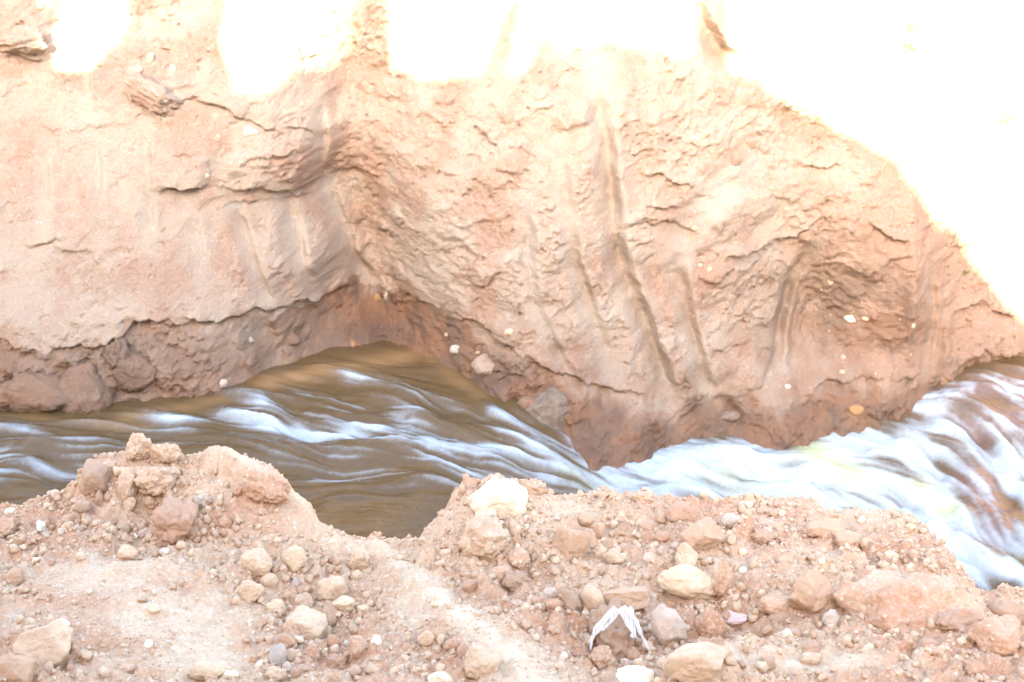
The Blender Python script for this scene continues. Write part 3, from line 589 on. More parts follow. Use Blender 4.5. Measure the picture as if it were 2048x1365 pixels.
# ------------------------------------------------------------------ stones and clods on the near rim
def on_ground(px, row, lift):
    d = ray(px, row); t = np.linspace(2.0, 4.4, 900) / d[1]; p = CAM + d * t[:, None]
    k = p[:, 2] - gz(p[:, 0], p[:, 1]) < lift
    i = np.argmax(k) if k.any() else int(np.argmin(p[:, 2] - gz(p[:, 0], p[:, 1])))
    return p[i]
SEED = [100]; NCLOD = [0]
def stone(px, row, w, h, col, label, kind='round', rot=0.0, cat='stone', sub=3, lift=.22, deep=.85, name=None):
    SEED[0] += 1
    wm = w / FPX * 3.75 * .56; hm = h / FPX * 3.75 * .56 * 1.08
    p = on_ground(px, row, hm * lift * 2)
    if w > 38: sub = 4
    if kind == 'clod': lift *= .55
    co, f = rock_co(SEED[0], kind, sub)
    co = co * np.array([wm, (wm + hm) / 2 * deep, hm])
    me = raw_mesh(name or cat, co, f, 3)
    o = link(name or cat, me, M['ground'] if (cat == 'clod' and col == 'tan') or w > 200 else M[col]); o.location = p; NCLOD[0] += 1
    o.rotation_euler = (math.radians(-20), rot, random.Random(SEED[0]).uniform(-.35, .35))
    return tag(o, label, cat)
ST = [
 (281, 897, 48, 60, 'tan', 'pointed tan clod forming the very tip of the left mound', 'clod', 0, 'clod'),
 (330, 908, 66, 44, 'tan', 'square-shouldered clod on the left mound crest right of its tip', 'clod', 0, 'clod'),
 (187, 955, 56, 70, 'brown', 'rounded brown clod on the left shoulder of the left mound', 'round', .2, 'clod'),
 (215, 935, 50, 34, 'tan', 'flat tan clod lying over the left shoulder of the left mound', 'clod', .2, 'clod'),
 (257, 970, 42, 66, 'tan', 'oblong tilted clod leaning on the big rough clod of the left mound', 'round', .45, 'clod'),
 (317, 962, 80, 62, 'tan', 'big rough tan clod below the tip of the left mound', 'clod', 0, 'clod'),
 (348, 1052, 100, 86, 'red', 'largest reddish lumpy clod in the hollow of the left mound', 'clod', -.5, 'clod'),
 (260, 1010, 26, 30, 'tan', 'small egg-shaped clod under the oblong tilted clod', 'round', .3, 'clod'),
 (301, 1002, 24, 22, 'tan', 'small round clod under the big rough clod of the left mound', 'round', 0, 'clod'),
 (166, 1014, 30, 26, 'brown', 'rounded brown clod on the left slope of the left mound', 'round', 0, 'clod'),
 (151, 1036, 24, 22, 'brown', 'small pale brown clod just under the rounded brown one on the left slope', 'round', 0, 'clod'),
 (200, 998, 18, 28, 'brown', 'upright small clod on the upper rubble of the left mound', 'round', 0, 'clod'),
 (315, 1036, 24, 20, 'brown', 'small round clod touching the top of the largest reddish clod', 'round', 0, 'clod'),
 (404, 1003, 32, 28, 'grey', 'greyish clod right of the left mound hollow', 'clod', 0, 'clod'),
 (478, 980, 30, 24, 'tan', 'tan clod low on the right flank of the left mound', 'clod', 0, 'clod'),
 (505, 992, 17, 15, 'brown', 'small dark round clod in a niche on the right flank of the left mound', 'round', 0, 'clod'),
 (540, 975, 90, 60, 'tan', 'broad rough clod capping the right end of the left mound', 'clod', .3, 'clod'),
 (288, 1066, 24, 17, 'purple', 'flat mauve stone left of the largest reddish clod', 'block', -.4, 'stone'),
 (268, 1073, 14, 9, 'white', 'tiny white chip beside the flat mauve stone', 'block', 0, 'stone'),
 (255, 1110, 36, 30, 'pale', 'pale blocky stone at the foot of the left mound hollow', 'block', .2, 'stone'),
 (330, 1105, 22, 18, 'grey', 'small grey stone below the largest reddish clod', 'round', 0, 'stone'),
 (362, 1093, 18, 18, 'pale', 'small pale stone below the right side of the largest reddish clod', 'round', 0, 'stone'),
 (450, 1045, 34, 24, 'tan', 'tan clod at the left start of the pale scarp', 'round', 0, 'clod'),
 (21, 1024, 22, 14, 'white', 'white stone on the rim at the left edge of the photo', 'block', 0, 'stone'),
 (12, 1058, 46, 40, 'tan', 'rough tan clod under the white stone at the left edge', 'clod', 0, 'clod'),
 (31, 1157, 42, 30, 'tan', 'smooth tan stone alone near the left edge above the dusty slope', 'round', -.5, 'stone'),
 (72, 1121, 17, 12, 'white', 'small white stone above the smooth tan one near the left edge', 'block', 0, 'stone'),
 (89, 1290, 96, 62, 'pale', 'big flat pale slab at the lower left', 'block', -.25, 'stone'),
 (27, 1340, 66, 64, 'tan', 'blunt tan block in the bottom left corner', 'block', 0, 'stone'),
 (128, 1247, 22, 16, 'white', 'small white stone just above the big flat pale slab', 'block', 0, 'stone'),
 (250, 1340, 34, 18, 'tan', 'low tan clod half sunk in the dusty slope at the bottom', 'round', -.3, 'clod'),
 (306, 1222, 22, 14, 'yellow', 'yellowish pebble alone on the dusty slope', 'round', 0, 'pebble'),
 (286, 1200, 26, 12, 'tan', 'thin flat clod above the yellowish pebble on the dusty slope', 'block', -.4, 'clod'),
 (298, 1288, 16, 12, 'white', 'small whitish chip in the middle of the dusty slope', 'block', 0, 'stone'),
 (462, 1350, 22, 16, 'white', 'white chip near the bottom edge left of the round stones', 'block', 0, 'stone'),
 (415, 1345, 56, 30, 'yellow', 'yellow-stained low clod at the bottom edge', 'round', 0, 'clod'),
 (499, 1184, 52, 42, 'yellow', 'round yellowish stone leftmost of the round stones below the pale scarp', 'round', 0, 'stone'),
 (515, 1130, 58, 46, 'pale', 'large pale clod just above the leftmost round yellowish stone', 'round', 0, 'clod'),
 (587, 1122, 42, 46, 'yellow', 'upright yellowish stone below the middle of the pale scarp', 'round', .3, 'stone'),
 (536, 1164, 32, 28, 'pale', 'small pale stone between the large pale clod and the round stones', 'round', 0, 'stone'),
 (665, 1181, 50, 48, 'yellow', 'round pale yellow stone right of the cluster of round stones', 'round', 0, 'stone'),
 (609, 1180, 26, 20, 'tan', 'small flat tan clod in the middle of the round stones', 'round', 0, 'clod'),
 (607, 1209, 34, 34, 'tan', 'angular tan clod directly above the largest pale yellow stone', 'block', 0, 'clod'),
 (553, 1218, 40, 34, 'yellow', 'yellowish lumpy clod left of the largest pale yellow stone', 'clod', 0, 'clod'),
 (608, 1252, 70, 58, 'pale', 'largest pale yellow stone of the round cluster, flat topped', 'block', 0, 'stone'),
 (660, 1236, 32, 42, 'brown', 'brownish upright stone right of the largest pale yellow stone', 'round', 0, 'stone'),
 (687, 1213, 48, 30, 'yellow', 'flat yellow stone under the round pale yellow one', 'block', 0, 'stone'),
 (556, 1316, 28, 42, 'blue', 'upright bluish grey stone among crumbs at the bottom', 'round', 0, 'stone'),
 (574, 1286, 32, 26, 'tan', 'tan clod under the largest pale yellow stone', 'clod', 0, 'clod'),
 (587, 1312, 22, 24, 'pale', 'pale clod right of the upright bluish grey stone', 'round', 0, 'clod'),
 (624, 1308, 26, 26, 'tan', 'second tan clod right of the upright bluish grey stone', 'round', 0, 'clod'),
 (549, 1350, 32, 26, 'pale', 'pale clod under the upright bluish grey stone at the bottom edge', 'clod', 0, 'clod'),
 (519, 1331, 16, 20, 'white', 'small white upright chip left of the bluish grey stone', 'block', 0, 'stone'),
 (677, 1323, 34, 26, 'red', 'reddish clod near the bottom right of the round stones', 'clod', 0, 'clod'),
 (667, 1283, 24, 22, 'tan', 'tan clod below the brownish upright stone', 'round', 0, 'clod'),
 (714, 1122, 42, 42, 'pale', 'pale blunt clod left of the top of the pale ridge', 'block', .3, 'clod'),
 (712, 1155, 26, 24, 'yellow', 'small yellowish pebble under the pale blunt clod', 'round', 0, 'pebble'),
 (733, 1146, 22, 20, 'yellow', 'tiny yellowish pebble beside the small one under the pale blunt clod', 'round', 0, 'pebble'),
 (714, 1298, 28, 36, 'tan', 'upright tan clod left of the lower dusty patch', 'round', 0, 'clod'),
 (752, 1281, 20, 15, 'white', 'small white stone in the dust left of the lower pale ridge', 'block', 0, 'stone'),
 (854, 1277, 30, 24, 'pale', 'pale flat pebble beside the lower pale ridge', 'round', 0, 'pebble'),
 (878, 1268, 26, 22, 'tan', 'tan pebble touching the pale flat one by the ridge', 'round', 0, 'pebble'),
 (904, 1292, 26, 24, 'tan', 'tan clod above the broad pale stone at the bottom', 'round', 0, 'clod'),
 (963, 1324, 60, 50, 'pale', 'broad pale stone at the bottom right of the pale ridge', 'round', -.4, 'stone'),
 (928, 1306, 22, 26, 'red', 'reddish clod left of the broad pale stone', 'round', 0, 'clod'),
 (878, 1360, 40, 22, 'white', 'whitish flat stone cut by the bottom edge', 'block', 0, 'stone'),
 (939, 1171, 24, 22, 'red', 'reddish clod right of the bright part of the pale ridge', 'round', 0, 'clod'),
 (990, 1003, 112, 74, 'white', 'chalky white block set in the crest right of the dip', 'block', .12, 'stone'),
 (975, 1084, 84, 74, 'tan', 'bulky tan lump embedded below the chalky white block', 'clod', -.4, 'clod'),
 (943, 1098, 32, 26, 'yellow', 'yellowish clod at the lower left of the bulky tan lump', 'round', 0, 'clod'),
 (1141, 1093, 70, 64, 'tan', 'smooth squarish tan stone right of and below the chalky white block', 'block', -.3, 'stone'),
 (1173, 1040, 30, 24, 'tan', 'tan pebble above the smooth squarish stone', 'round', .3, 'pebble'),
 (1200, 1060, 20, 28, 'tan', 'upright pebble on the right of the smooth squarish stone', 'round', 0, 'pebble'),
 (1030, 1064, 24, 46, 'tan', 'tall narrow clod below the right end of the chalky white block', 'clod', 0, 'clod'),
 (1001, 1148, 52, 28, 'tan', 'long tan clod lying aslant under the bulky tan lump', 'round', -.3, 'clod'),
 (1036, 1118, 40, 34, 'tan', 'round tan clod between the long tan clod and the squarish stone', 'round', 0, 'clod'),
 (1030, 1160, 44, 36, 'brown', 'brown clod just right of the long tan clod', 'clod', 0, 'clod'),
 (1292, 1056, 30, 24, 'red', 'reddish rounded clod on the right crest slope', 'round', 0, 'clod'),
 (1324, 1077, 28, 28, 'red', 'reddish clod left of the big ochre stone on the right crest', 'round', 0, 'clod'),
 (1228, 1116, 38, 28, 'tan', 'oval tan clod right of the smooth squarish stone', 'round', 0, 'clod'),
 (1201, 1107, 24, 22, 'pale', 'small pale clod touching the oval tan clod', 'round', 0, 'clod'),
 (1300, 1118, 24, 20, 'grey', 'small pinkish grey stone below the reddish rounded clod', 'round', 0, 'stone'),
 (1101, 1187, 24, 22, 'grey', 'small light grey stone left of the upright clods', 'round', 0, 'stone'),
 (1107, 1211, 32, 20, 'tan', 'flat tan clod under the small light grey stone', 'round', 0, 'clod'),
 (1186, 1203, 36, 54, 'pale', 'pale upright clod left of the husk strips', 'round', 0, 'clod'),
 (1142, 1209, 38, 54, 'brown', 'brown upright clod beside the pale upright clod', 'clod', -.2, 'clod'),
 (1252, 1194, 78, 40, 'tan', 'flat ochre and grey stone at the top of the husk strips', 'block', 0, 'stone'),
 (1294, 1202, 40, 48, 'grey', 'grey stone at the right end of the flat ochre and grey one', 'crag', 0, 'stone'),
 (1228, 1272, 84, 104, 'brown', 'large brown clod under the husk strips', 'clod', .1, 'clod'),
 (1268, 1314, 32, 28, 'tan', 'tan clod at the foot of the large brown clod', 'round', 0, 'clod'),
 (1204, 1318, 40, 34, 'tan', 'rough tan clod under the left husk strip', 'clod', 0, 'clod'),
 (1337, 1258, 54, 76, 'grey', 'pale grey squarish stone right of the husk strips', 'block', 0, 'stone'),
 (1274, 1354, 62, 36, 'white', 'whitish slab at the bottom edge under the husk strips', 'block', .2, 'stone'),
 (1362, 1032, 60, 46, 'red', 'ochre-red angular stone on the right crest', 'block', -.4, 'stone'),
 (1403, 1076, 70, 68, 'tan', 'big ochre stone with a pointed lower end on the right crest', 'block', .3, 'stone'),
 (1376, 1118, 48, 56, 'pale', 'pale crumbly stone between the pointed ochre stone and the oval one', 'crag', 0, 'stone'),
 (1374, 1165, 94, 50, 'yellow', 'long oval yellowish stone', 'round', .2, 'stone'),
 (1433, 1163, 46, 62, 'tan', 'upright tan clod behind the right end of the long oval stone', 'clod', .2, 'clod'),
 (1462, 1042, 34, 26, 'grey', 'greyish clod near the right crest', 'round', 0, 'clod'),
 (1534, 1047, 48, 22, 'grey', 'crumbly light grey patchy stone on the right crest', 'crag', 0, 'stone'),
 (1526, 1073, 38, 28, 'red', 'reddish clod under the crumbly light grey stone', 'clod', 0, 'clod'),
 (1655, 1062, 82, 40, 'tan', 'wide flat-topped tan stone near the right crest', 'block', 0, 'stone'),
 (1692, 1081, 54, 36, 'tan', 'smaller tan stone leaning on the wide flat-topped one', 'block', -.2, 'stone'),
 (1722, 1042, 16, 18, 'white', 'tiny bright white stone right above the flat-topped tan stones', 'block', .5, 'stone'),
 (1643, 1123, 12, 10, 'white', 'tiny white pebble on the smooth soil under the flat-topped tan stones', 'round', 0, 'pebble'),
 (1485, 1105, 16, 15, 'white', 'upper of two tiny white pebbles right of the upright tan clod', 'round', 0, 'pebble'),
 (1485, 1141, 14, 12, 'white', 'lower of two tiny white pebbles right of the upright tan clod', 'round', 0, 'pebble'),
 (1628, 1196, 92, 90, 'tan', 'tall pointed tan block left of the huge block', 'crag', .2, 'stone'),
 (1549, 1212, 54, 36, 'tan', 'tan clod left of the tall pointed block', 'block', -.2, 'clod'),
 (1560, 1236, 38, 24, 'brown', 'brown clod under the tan clod beside the pointed block', 'round', 0, 'clod'),
 (1663, 1238, 28, 28, 'grey', 'greyish clod in the gap between pointed and huge block', 'round', 0, 'clod'),
 (1466, 1235, 46, 24, 'purple', 'pinkish grey flat stone right of the pyramid-shaped clod', 'block', 0, 'stone'),
 (1416, 1258, 62, 78, 'tan', 'pyramid-shaped tan clod below the long oval stone', 'crag', 0, 'clod'),
 (1402, 1332, 104, 56, 'pale', 'big pale slab near the bottom right of the husk strips', 'block', -.1, 'stone'),
 (1585, 1270, 28, 24, 'red', 'small reddish clod below the tall pointed block', 'round', 0, 'clod'),
 (1620, 1298, 26, 26, 'red', 'small upright reddish clod in the rubble below the pointed block', 'round', 0, 'clod'),
 (1620, 1319, 34, 22, 'tan', 'tan clod under the small upright reddish one', 'round', 0, 'clod'),
 (1812, 1232, 275, 132, 'tan', 'huge tan block half buried on the right', 'boulder', .1, 'stone'),
 (1917, 1247, 88, 50, 'red', 'rounded reddish clod stuck to the right end of the huge block', 'clod', .1, 'clod'),
 (2018, 1230, 76, 50, 'brown', 'brown rounded clod at the right edge', 'round', .2, 'clod'),
 (1995, 1272, 84, 62, 'tan', 'pale tan wedge under the brown clod at the right edge', 'block', 0, 'clod'),
 (1815, 1290, 34, 26, 'tan', 'tan clod in front of the huge block', 'crag', 0, 'clod'),
 (1855, 1292, 34, 22, 'red', 'reddish clod in front of the huge block right of the tan one', 'round', 0, 'clod'),
 (1950, 1340, 34, 24, 'tan', 'tan clod in the bottom right corner area', 'round', 0, 'clod'),
 (1660, 1032, 20, 14, 'tan', 'small tan crumb on the notch of the right crest', 'clod', 0, 'clod'),
 (1282, 998, 46, 26, 'tan', 'low tan clod peaking on the crest right of the chalky white block', 'clod', 0, 'clod'),
 (1070, 978, 44, 32, 'tan', 'rough tan clod on the crest just right of the chalky white block', 'clod', 0, 'clod'),
]
for a in ST:
    px_, row_, w_, h_, col_, lab_, kind_, rot_, cat_ = a
    big = w_ > 200
    o = stone(px_, row_, w_, h_, col_, lab_, kind_, rot_, cat_, lift=.05 if big else .2, deep=.7 if big else .85)

# smaller clods: one mesh in a few variants, copied
SMALL = [raw_mesh('clod', rock_co(500 + k, ('round', 'clod', 'block')[k % 3], 2)[0], ICO[2][1], 3) for k in range(12)]
SM_MATS = ['tan', 'brown', 'red', 'pale', 'tan', 'yellow', 'tan', 'brown', 'red', 'pale', 'tan', 'grey']
for k, me in enumerate(SMALL): me.materials.append(M[SM_MATS[k]])
REG = [((90, 450, 985, 1120), 46, 'small clod in the loose rubble of the left mound hollow', 'small clods in the left mound hollow', (11, 20)),
       ((470, 730, 1110, 1360), 50, 'small clod in the crumbs between the round yellowish stones', 'small clods among the round stones', (10, 20)),
       ((0, 130, 1060, 1130), 10, 'small clod on the slope below the left edge of the rim', 'small clods at the left edge', (10, 16)),
       ((880, 1130, 1040, 1230), 18, 'small clod on the slope under the chalky white block', 'small clods under the white block', (9, 17)),
       ((1130, 1480, 1020, 1150), 24, 'small clod on the upper right crest slope', 'small clods on the right crest slope', (10, 20)),
       ((1140, 1560, 1180, 1350), 24, 'small clod in the rubble round the husk strips', 'small clods round the husk strips', (10, 22))]
rs = random.Random(11)
for (x0, x1, r0, r1), cnt, lab, grp, (s0, s1) in REG:
    for k in range(cnt):
        p_ = (rs.uniform(x0, x1), rs.uniform(r0, r1)); s_ = rs.uniform(s0, s1) / FPX * 3.75 * .55
        p = on_ground(p_[0], p_[1], s_ * .5)
        o = bpy.data.objects.new('clod', rs.choice(SMALL)); S.collection.objects.link(o); o.location = p
        o.rotation_euler = (rs.uniform(0, 6), rs.uniform(0, 6), rs.uniform(0, 6)); o.scale = (s_ * rs.uniform(.85, 1.2), s_ * rs.uniform(.8, 1.1), s_ * rs.uniform(.7, 1))
        tag(o, lab, 'clod', grp); NCLOD[0] += 1

# loose crumbs and gravel nobody could count
def scatter(name, n, sub, smin, smax, power, seed, keep):
    r = np.random.RandomState(seed); v, f = ICO[sub]
    x = r.uniform(-1.62, 1.68, n); y = r.uniform(2.3, 3.85, n)
    cl = .5 + 1.1 * fbm(x, y, 4.5, 3, .6, seed)
    sm = bilin(gx, gy, smooth, x, y); yc_ = np.interp(x, gx, yc)
    k = (r.rand(n) < np.clip(cl, .12, 1) * (1 - keep * sm)) & (y < yc_ + .02)
    x, y, sm = x[k], y[k], sm[k]; n = len(x)
    s = smin + (smax - smin) * r.rand(n) ** power; s *= (1 - .45 * sm)
    z = gz(x, y) + s * .30
    V = v[None] * (1 + .22 * r.normal(size=(n, len(v), 1))) * s[:, None, None] * r.uniform(.7, 1.15, (n, 1, 3))
    a = r.uniform(0, 6.28, n); c, sn = np.cos(a)[:, None], np.sin(a)[:, None]
    X = V[..., 0] * c - V[..., 1] * sn; Y = V[..., 0] * sn + V[..., 1] * c
    b_ = r.uniform(-1, 1, n); c, sn = np.cos(b_)[:, None], np.sin(b_)[:, None]
    Zr = V[..., 2] * c - X * sn; X = V[..., 2] * sn + X * c
    co = np.stack([X + x[:, None], Y + y[:, None], Zr + z[:, None]], -1).reshape(-1, 3)
    F = (f[None] + (np.arange(n) * len(v))[:, None, None]).reshape(-1, 3)
    tone = np.repeat(np.clip(r.beta(3, 3.8, n) + .2 * sm, 0, .94) + (r.rand(n) > .992) * .25, len(v))
    o = link(name, raw_mesh(name, co, F, 3, dict(tone=np.clip(tone, 0, 1)), smooth=sub > 0), M['gravel'])
    o['kind'] = 'stuff'; tag(o, 'loose crumbs of tan soil and grit strewn over the near rim', name); return o
scatter('gravel', 47000, 0, .0022, .0075, 2.2, 71, .55)
scatter('rubble', 5200, 1, .007, .0155, 2.0, 72, .97)

# ------------------------------------------------------------------ frayed husk strips
def strip_mesh(pts3, w0, w1, thick, seed):
    r = random.Random(seed); v = []; f = []; n = len(pts3); side = Vector((1, 0.25, 0)).normalized()
    for i, p in enumerate(pts3):
        t_ = i / (n - 1); d = (Vector(pts3[min(i + 1, n - 1)]) - Vector(pts3[max(i - 1, 0)])).normalized()
        s_ = d.cross(Vector((0, -.6, .8))).normalized(); nn = s_.cross(d).normalized()
        w_ = (w0 + (w1 - w0) * t_) * 1.2 * r.uniform(.6, 1.35); P_ = Vector(p)
        for a, h in ((-1, 0), (-.4, 1), (.1, .5), (.5, 1), (1, 0), (.3, -.7), (-.3, -.7)):
            v.append(P_ + s_ * a * w_ + nn * h * thick * r.uniform(.6, 1.3))
        if i:
            b0 = (i - 1) * 7
            for k in range(7): f.append((b0 + k, b0 + (k + 1) % 7, b0 + 7 + (k + 1) % 7, b0 + 7 + k))
    f.append(tuple(range(7))[::-1]); f.append(tuple(range((n - 1) * 7, n * 7)))
    me = bpy.data.meshes.new('strip'); me.from_pydata([tuple(q) for q in v], [], f); return me
husk = bpy.data.objects.new('dry_husk', None); S.collection.objects.link(husk)
HC = next(o for o in S.objects if str(o.get('label', '')).startswith('large brown clod under')).location
hb = on_ground(1238, 1222, .02); husk.location = hb; husk.empty_display_size = .05
tag(husk, 'frayed white husk strips splayed like an upturned V over a large brown clod', 'husk')
def hpt(px, row, dh=0): 
    d = ray(px, row); yy = np.interp(row, [1205, 1310], [HC[1] - .055, HC[1] - .105]); p = CAM + d * (yy / d[1]); return tuple(p + np.array((0, 0, dh)) - hb)
def hstrip(pl, w0, w1, seed, k=3):
    P_ = []
    for (a, b_) in zip(pl[:-1], pl[1:]):
        for j in range(k): P_.append(hpt(a[0] + (b_[0] - a[0]) * j / k, a[1] + (b_[1] - a[1]) * j / k))
    P_.append(hpt(*pl[-1])); me = strip_mesh(P_, w0, w1, .0016, seed)
    return link('strip', me, M['fibre'], husk)
hstrip([(1232, 1216), (1212, 1236), (1192, 1262), (1180, 1286)], .0095, .0035, 1)
hstrip([(1236, 1218), (1222, 1242), (1204, 1262)], .006, .002, 2)
hstrip([(1208, 1240), (1186, 1266), (1181, 1300)], .003, .0015, 3)
hstrip([(1244, 1214), (1258, 1240), (1268, 1266), (1266, 1276)], .0095, .005, 4)
hstrip([(1256, 1216), (1272, 1244), (1284, 1272), (1302, 1308)], .007, .002, 5)
hstrip([(1276, 1250), (1288, 1284), (1302, 1306)], .003, .0012, 6)

# ------------------------------------------------------------------ stones in the cut face
def wall_stone(px, row, w, h, col, label, kind='round', rot=0., cat='stone', sink=.42, sub=2, name=None, deep=.8):
    SEED[0] += 1; p = hit_wall(px, row)
    if az(np.array([p[0]]), np.array([p[1]]))[0] > p[2]: pass
    k = np.linalg.norm(p - CAM) / FPX * .56
    co, f = rock_co(SEED[0], kind, 4 if w > 40 else sub)
    co = co * np.array([w * k, (w + h) / 2 * k * deep, h * k * 1.05])
    o = link(name or cat, raw_mesh(name or cat, co, f, 3, dict(wet=np.full(len(co), .8)) if col == 'wetclay' else None), M['cliff'] if col == 'wetclay' or (cat == 'clod' and col == 'pale') or (col == 'tan' and w < 60) else M[col])
    n_ = (CAM - p) / np.linalg.norm(CAM - p); o.location = p + n_ * h * k * (.5 - sink); o.rotation_euler = (-.3, rot, 0)
    return tag(o, label, cat)
WS = [
 (430, 232, 12, 10, 'white', 'small white pebble in the upper left face above the triangular white chip', 'block'),
 (500, 263, 26, 18, 'white', 'triangular white chip in the upper left of the cut face', 'crag'),
 (437, 273, 8, 7, 'white', 'tiny white pebble left of the triangular white chip', 'round'),
 (482, 324, 8, 7, 'white', 'tiny white pebble below the triangular white chip', 'round'),
 (413, 352, 9, 8, 'white', 'tiny white pebble just above the long overhanging ledge', 'round'),
 (277, 142, 14, 20, 'white', 'small pale stone at the top of the big embedded rough lump', 'block'),
 (302, 118, 14, 18, 'pale', 'small pale stone above the big embedded rough lump', 'block'),
 (345, 138, 12, 14, 'pale', 'pale pebble on the upper right of the big embedded rough lump', 'round'),
 (1472, 320, 26, 24, 'tan', 'tan pebble standing in a hole on the right of the cut face', 'round'),
 (1500, 284, 28, 24, 'tan', 'tan stone stuck high on the right of the cut face', 'block'),
 (1525, 298, 22, 16, 'tan', 'flat tan stone just below the one stuck high on the right', 'round'),
 (1018, 664, 16, 11, 'pale', 'pale oval pebble at the edge of the wet band in mid face', 'round'),
 (755, 597, 15, 14, 'orange', 'orange pebble in the dark corner of the recess', 'round'),
 (772, 592, 10, 14, 'blue', 'bluish pebble beside the orange one in the recess', 'round'),
 (706, 690, 9, 13, 'orange', 'orange chip at the back of the recess by the water', 'block'),
 (691, 708, 18, 9, 'grey', 'flat pale green-grey stone at the back edge of the water', 'block'),
 (893, 670, 8, 7, 'white', 'tiny white pebble on the wet foot of the centre face', 'round'),
 (956, 706, 9, 7, 'white', 'tiny white pebble above the tan faceted stone', 'round'),
 (974, 728, 48, 36, 'tan', 'tan faceted stone in the wet foot of the centre face', 'block'),
 (912, 700, 20, 16, 'blue', 'small bluish grey stone left of the tan faceted one', 'round'),
 (1108, 812, 86, 92, 'wetrock', 'large dark layered rock at the water in mid face', 'crag'),
 (1060, 808, 40, 26, 'wetclay', 'low wet ochre stone left of the large dark layered rock', 'round'),
 (1460, 832, 38, 20, 'wetrock', 'dark grey stone in a dark socket low on the right', 'round'),
 (1711, 820, 28, 18, 'orange', 'orange stone at the foam edge on the right', 'block'),
 (1702, 637, 24, 13, 'white', 'larger of two white chips midway on the right', 'crag'),
 (1731, 636, 16, 10, 'white', 'smaller of two white chips midway on the right', 'block'),
 (1661, 564, 11, 9, 'white', 'white pebble above the two white chips', 'round'),
 (1686, 715, 13, 9, 'white', 'white chip below the two white chips', 'block'),
 (1684, 745, 9, 9, 'white', 'tiny white pebble lowest on the right face', 'round'),
 (1826, 651, 9, 9, 'white', 'white chip on the long pale rib at right', 'block'),
 (1399, 531, 12, 10, 'white', 'bluish white chip under the right-hand ledge', 'block'),
 (1419, 539, 9, 9, 'white', 'tiny white chip right under the right-hand ledge', 'block'),
 (1389, 456, 14, 9, 'white', 'white chip on the shiny slanted scrape', 'crag'),
 (446, 768, 17, 15, 'blue', 'dark grey pebble in the wet foot at left', 'round'),
 (500, 680, 16, 12, 'tan', 'ochre chips stuck in the wet band at left', 'crag'),
 (1575, 775, 12, 10, 'grey', 'small grey chip beside the right-hand groove', 'round'),
]
for a in WS: wall_stone(*a[:4], {'white': 'pale'}.get(a[4], a[4]) if a[0] not in (500, 1702) else a[4], *a[5:])
for a in [(312, 188, 92, 46, 'pale', 'big rough lump embedded in the upper left face', 'clod', .55, 'clod', .58),
          (45, 84, 90, 40, 'pale', 'rough layered lump at the top left corner', 'clod', 0, 'clod', .35),
          (168, 782, 92, 96, 'wetclay', 'round wet clay lump at the foot of the left face, tallest of the row', 'round', 0, 'clod', .35),
          (82, 788, 120, 66, 'wetclay', 'wide wet clay lump left of the tallest lump', 'round', .1, 'clod', .35),
          (266, 742, 72, 62, 'wetclay', 'wet clay lump with a dark crack under it, right of the tallest lump', 'round', 0, 'clod', .3),
          (8, 795, 70, 40, 'wetclay', 'low wet clay lump at the left edge by the water', 'round', 0, 'clod', .4),
          (235, 720, 44, 60, 'wetclay', 'narrow wet clay lump behind the cracked one', 'clod', 0, 'clod', .4),
          (582, 680, 34, 24, 'wetclay', 'small wet clay lump at the foot of the fluted face', 'round', 0, 'clod', .35)]:
    wall_stone(*a)
# tiny white chips along the scrapes
r5 = random.Random(4); CH = [raw_mesh('chip', rock_co(700 + k, 'block', 1)[0], ICO[1][1], 3) for k in range(4)]
for me in CH: me.materials.append(M['pale'])
def chips(pts, n, spread, lab, grp):
    for k in range(n):
        i = r5.randrange(len(pts) - 1); t_ = r5.random(); a, b_ = pts[i], pts[i + 1]
        p = hit_wall(a[0] + (b_[0] - a[0]) * t_ + r5.gauss(0, spread), a[1] + (b_[1] - a[1]) * t_ + r5.gauss(0, spread))
        o = bpy.data.objects.new('chip', r5.choice(CH)); S.collection.objects.link(o); o.location = p; s_ = r5.uniform(.004, .009)
        o.scale = (s_, s_ * .6, s_ * r5.uniform(.6, 1.4)); o.rotation_euler = (0, r5.uniform(-.6, .6), r5.uniform(0, 3)); tag(o, lab, 'chip', grp)
chips([(655, 380), (672, 420), (695, 470)], 10, 5, 'tiny white chip along the scrape left of the crease', 'white chips along the left scrape')
chips([(1050, 470), (1056, 520), (1068, 590)], 9, 3, 'tiny white chip along the narrow centre groove', 'white chips along the centre groove')
chips([(1440, 380), (1400, 440), (1370, 490)], 9, 10, 'tiny white chip on the slanted shiny scrape', 'white chips on the slanted scrape')
chips([(1300, 620), (1330, 700)], 6, 6, 'tiny white chip low on the long centre-right groove', 'white chips low on the long groove')
chips([(1570, 600), (1556, 700), (1535, 780)], 10, 6, 'tiny white chip along the right-hand curved groove', 'white chips along the curved groove')
chips([(1650, 600), (1750, 700), (1800, 700)], 12, 30, 'tiny pale chip scattered over the right-hand hollow', 'pale chips in the right hollow')

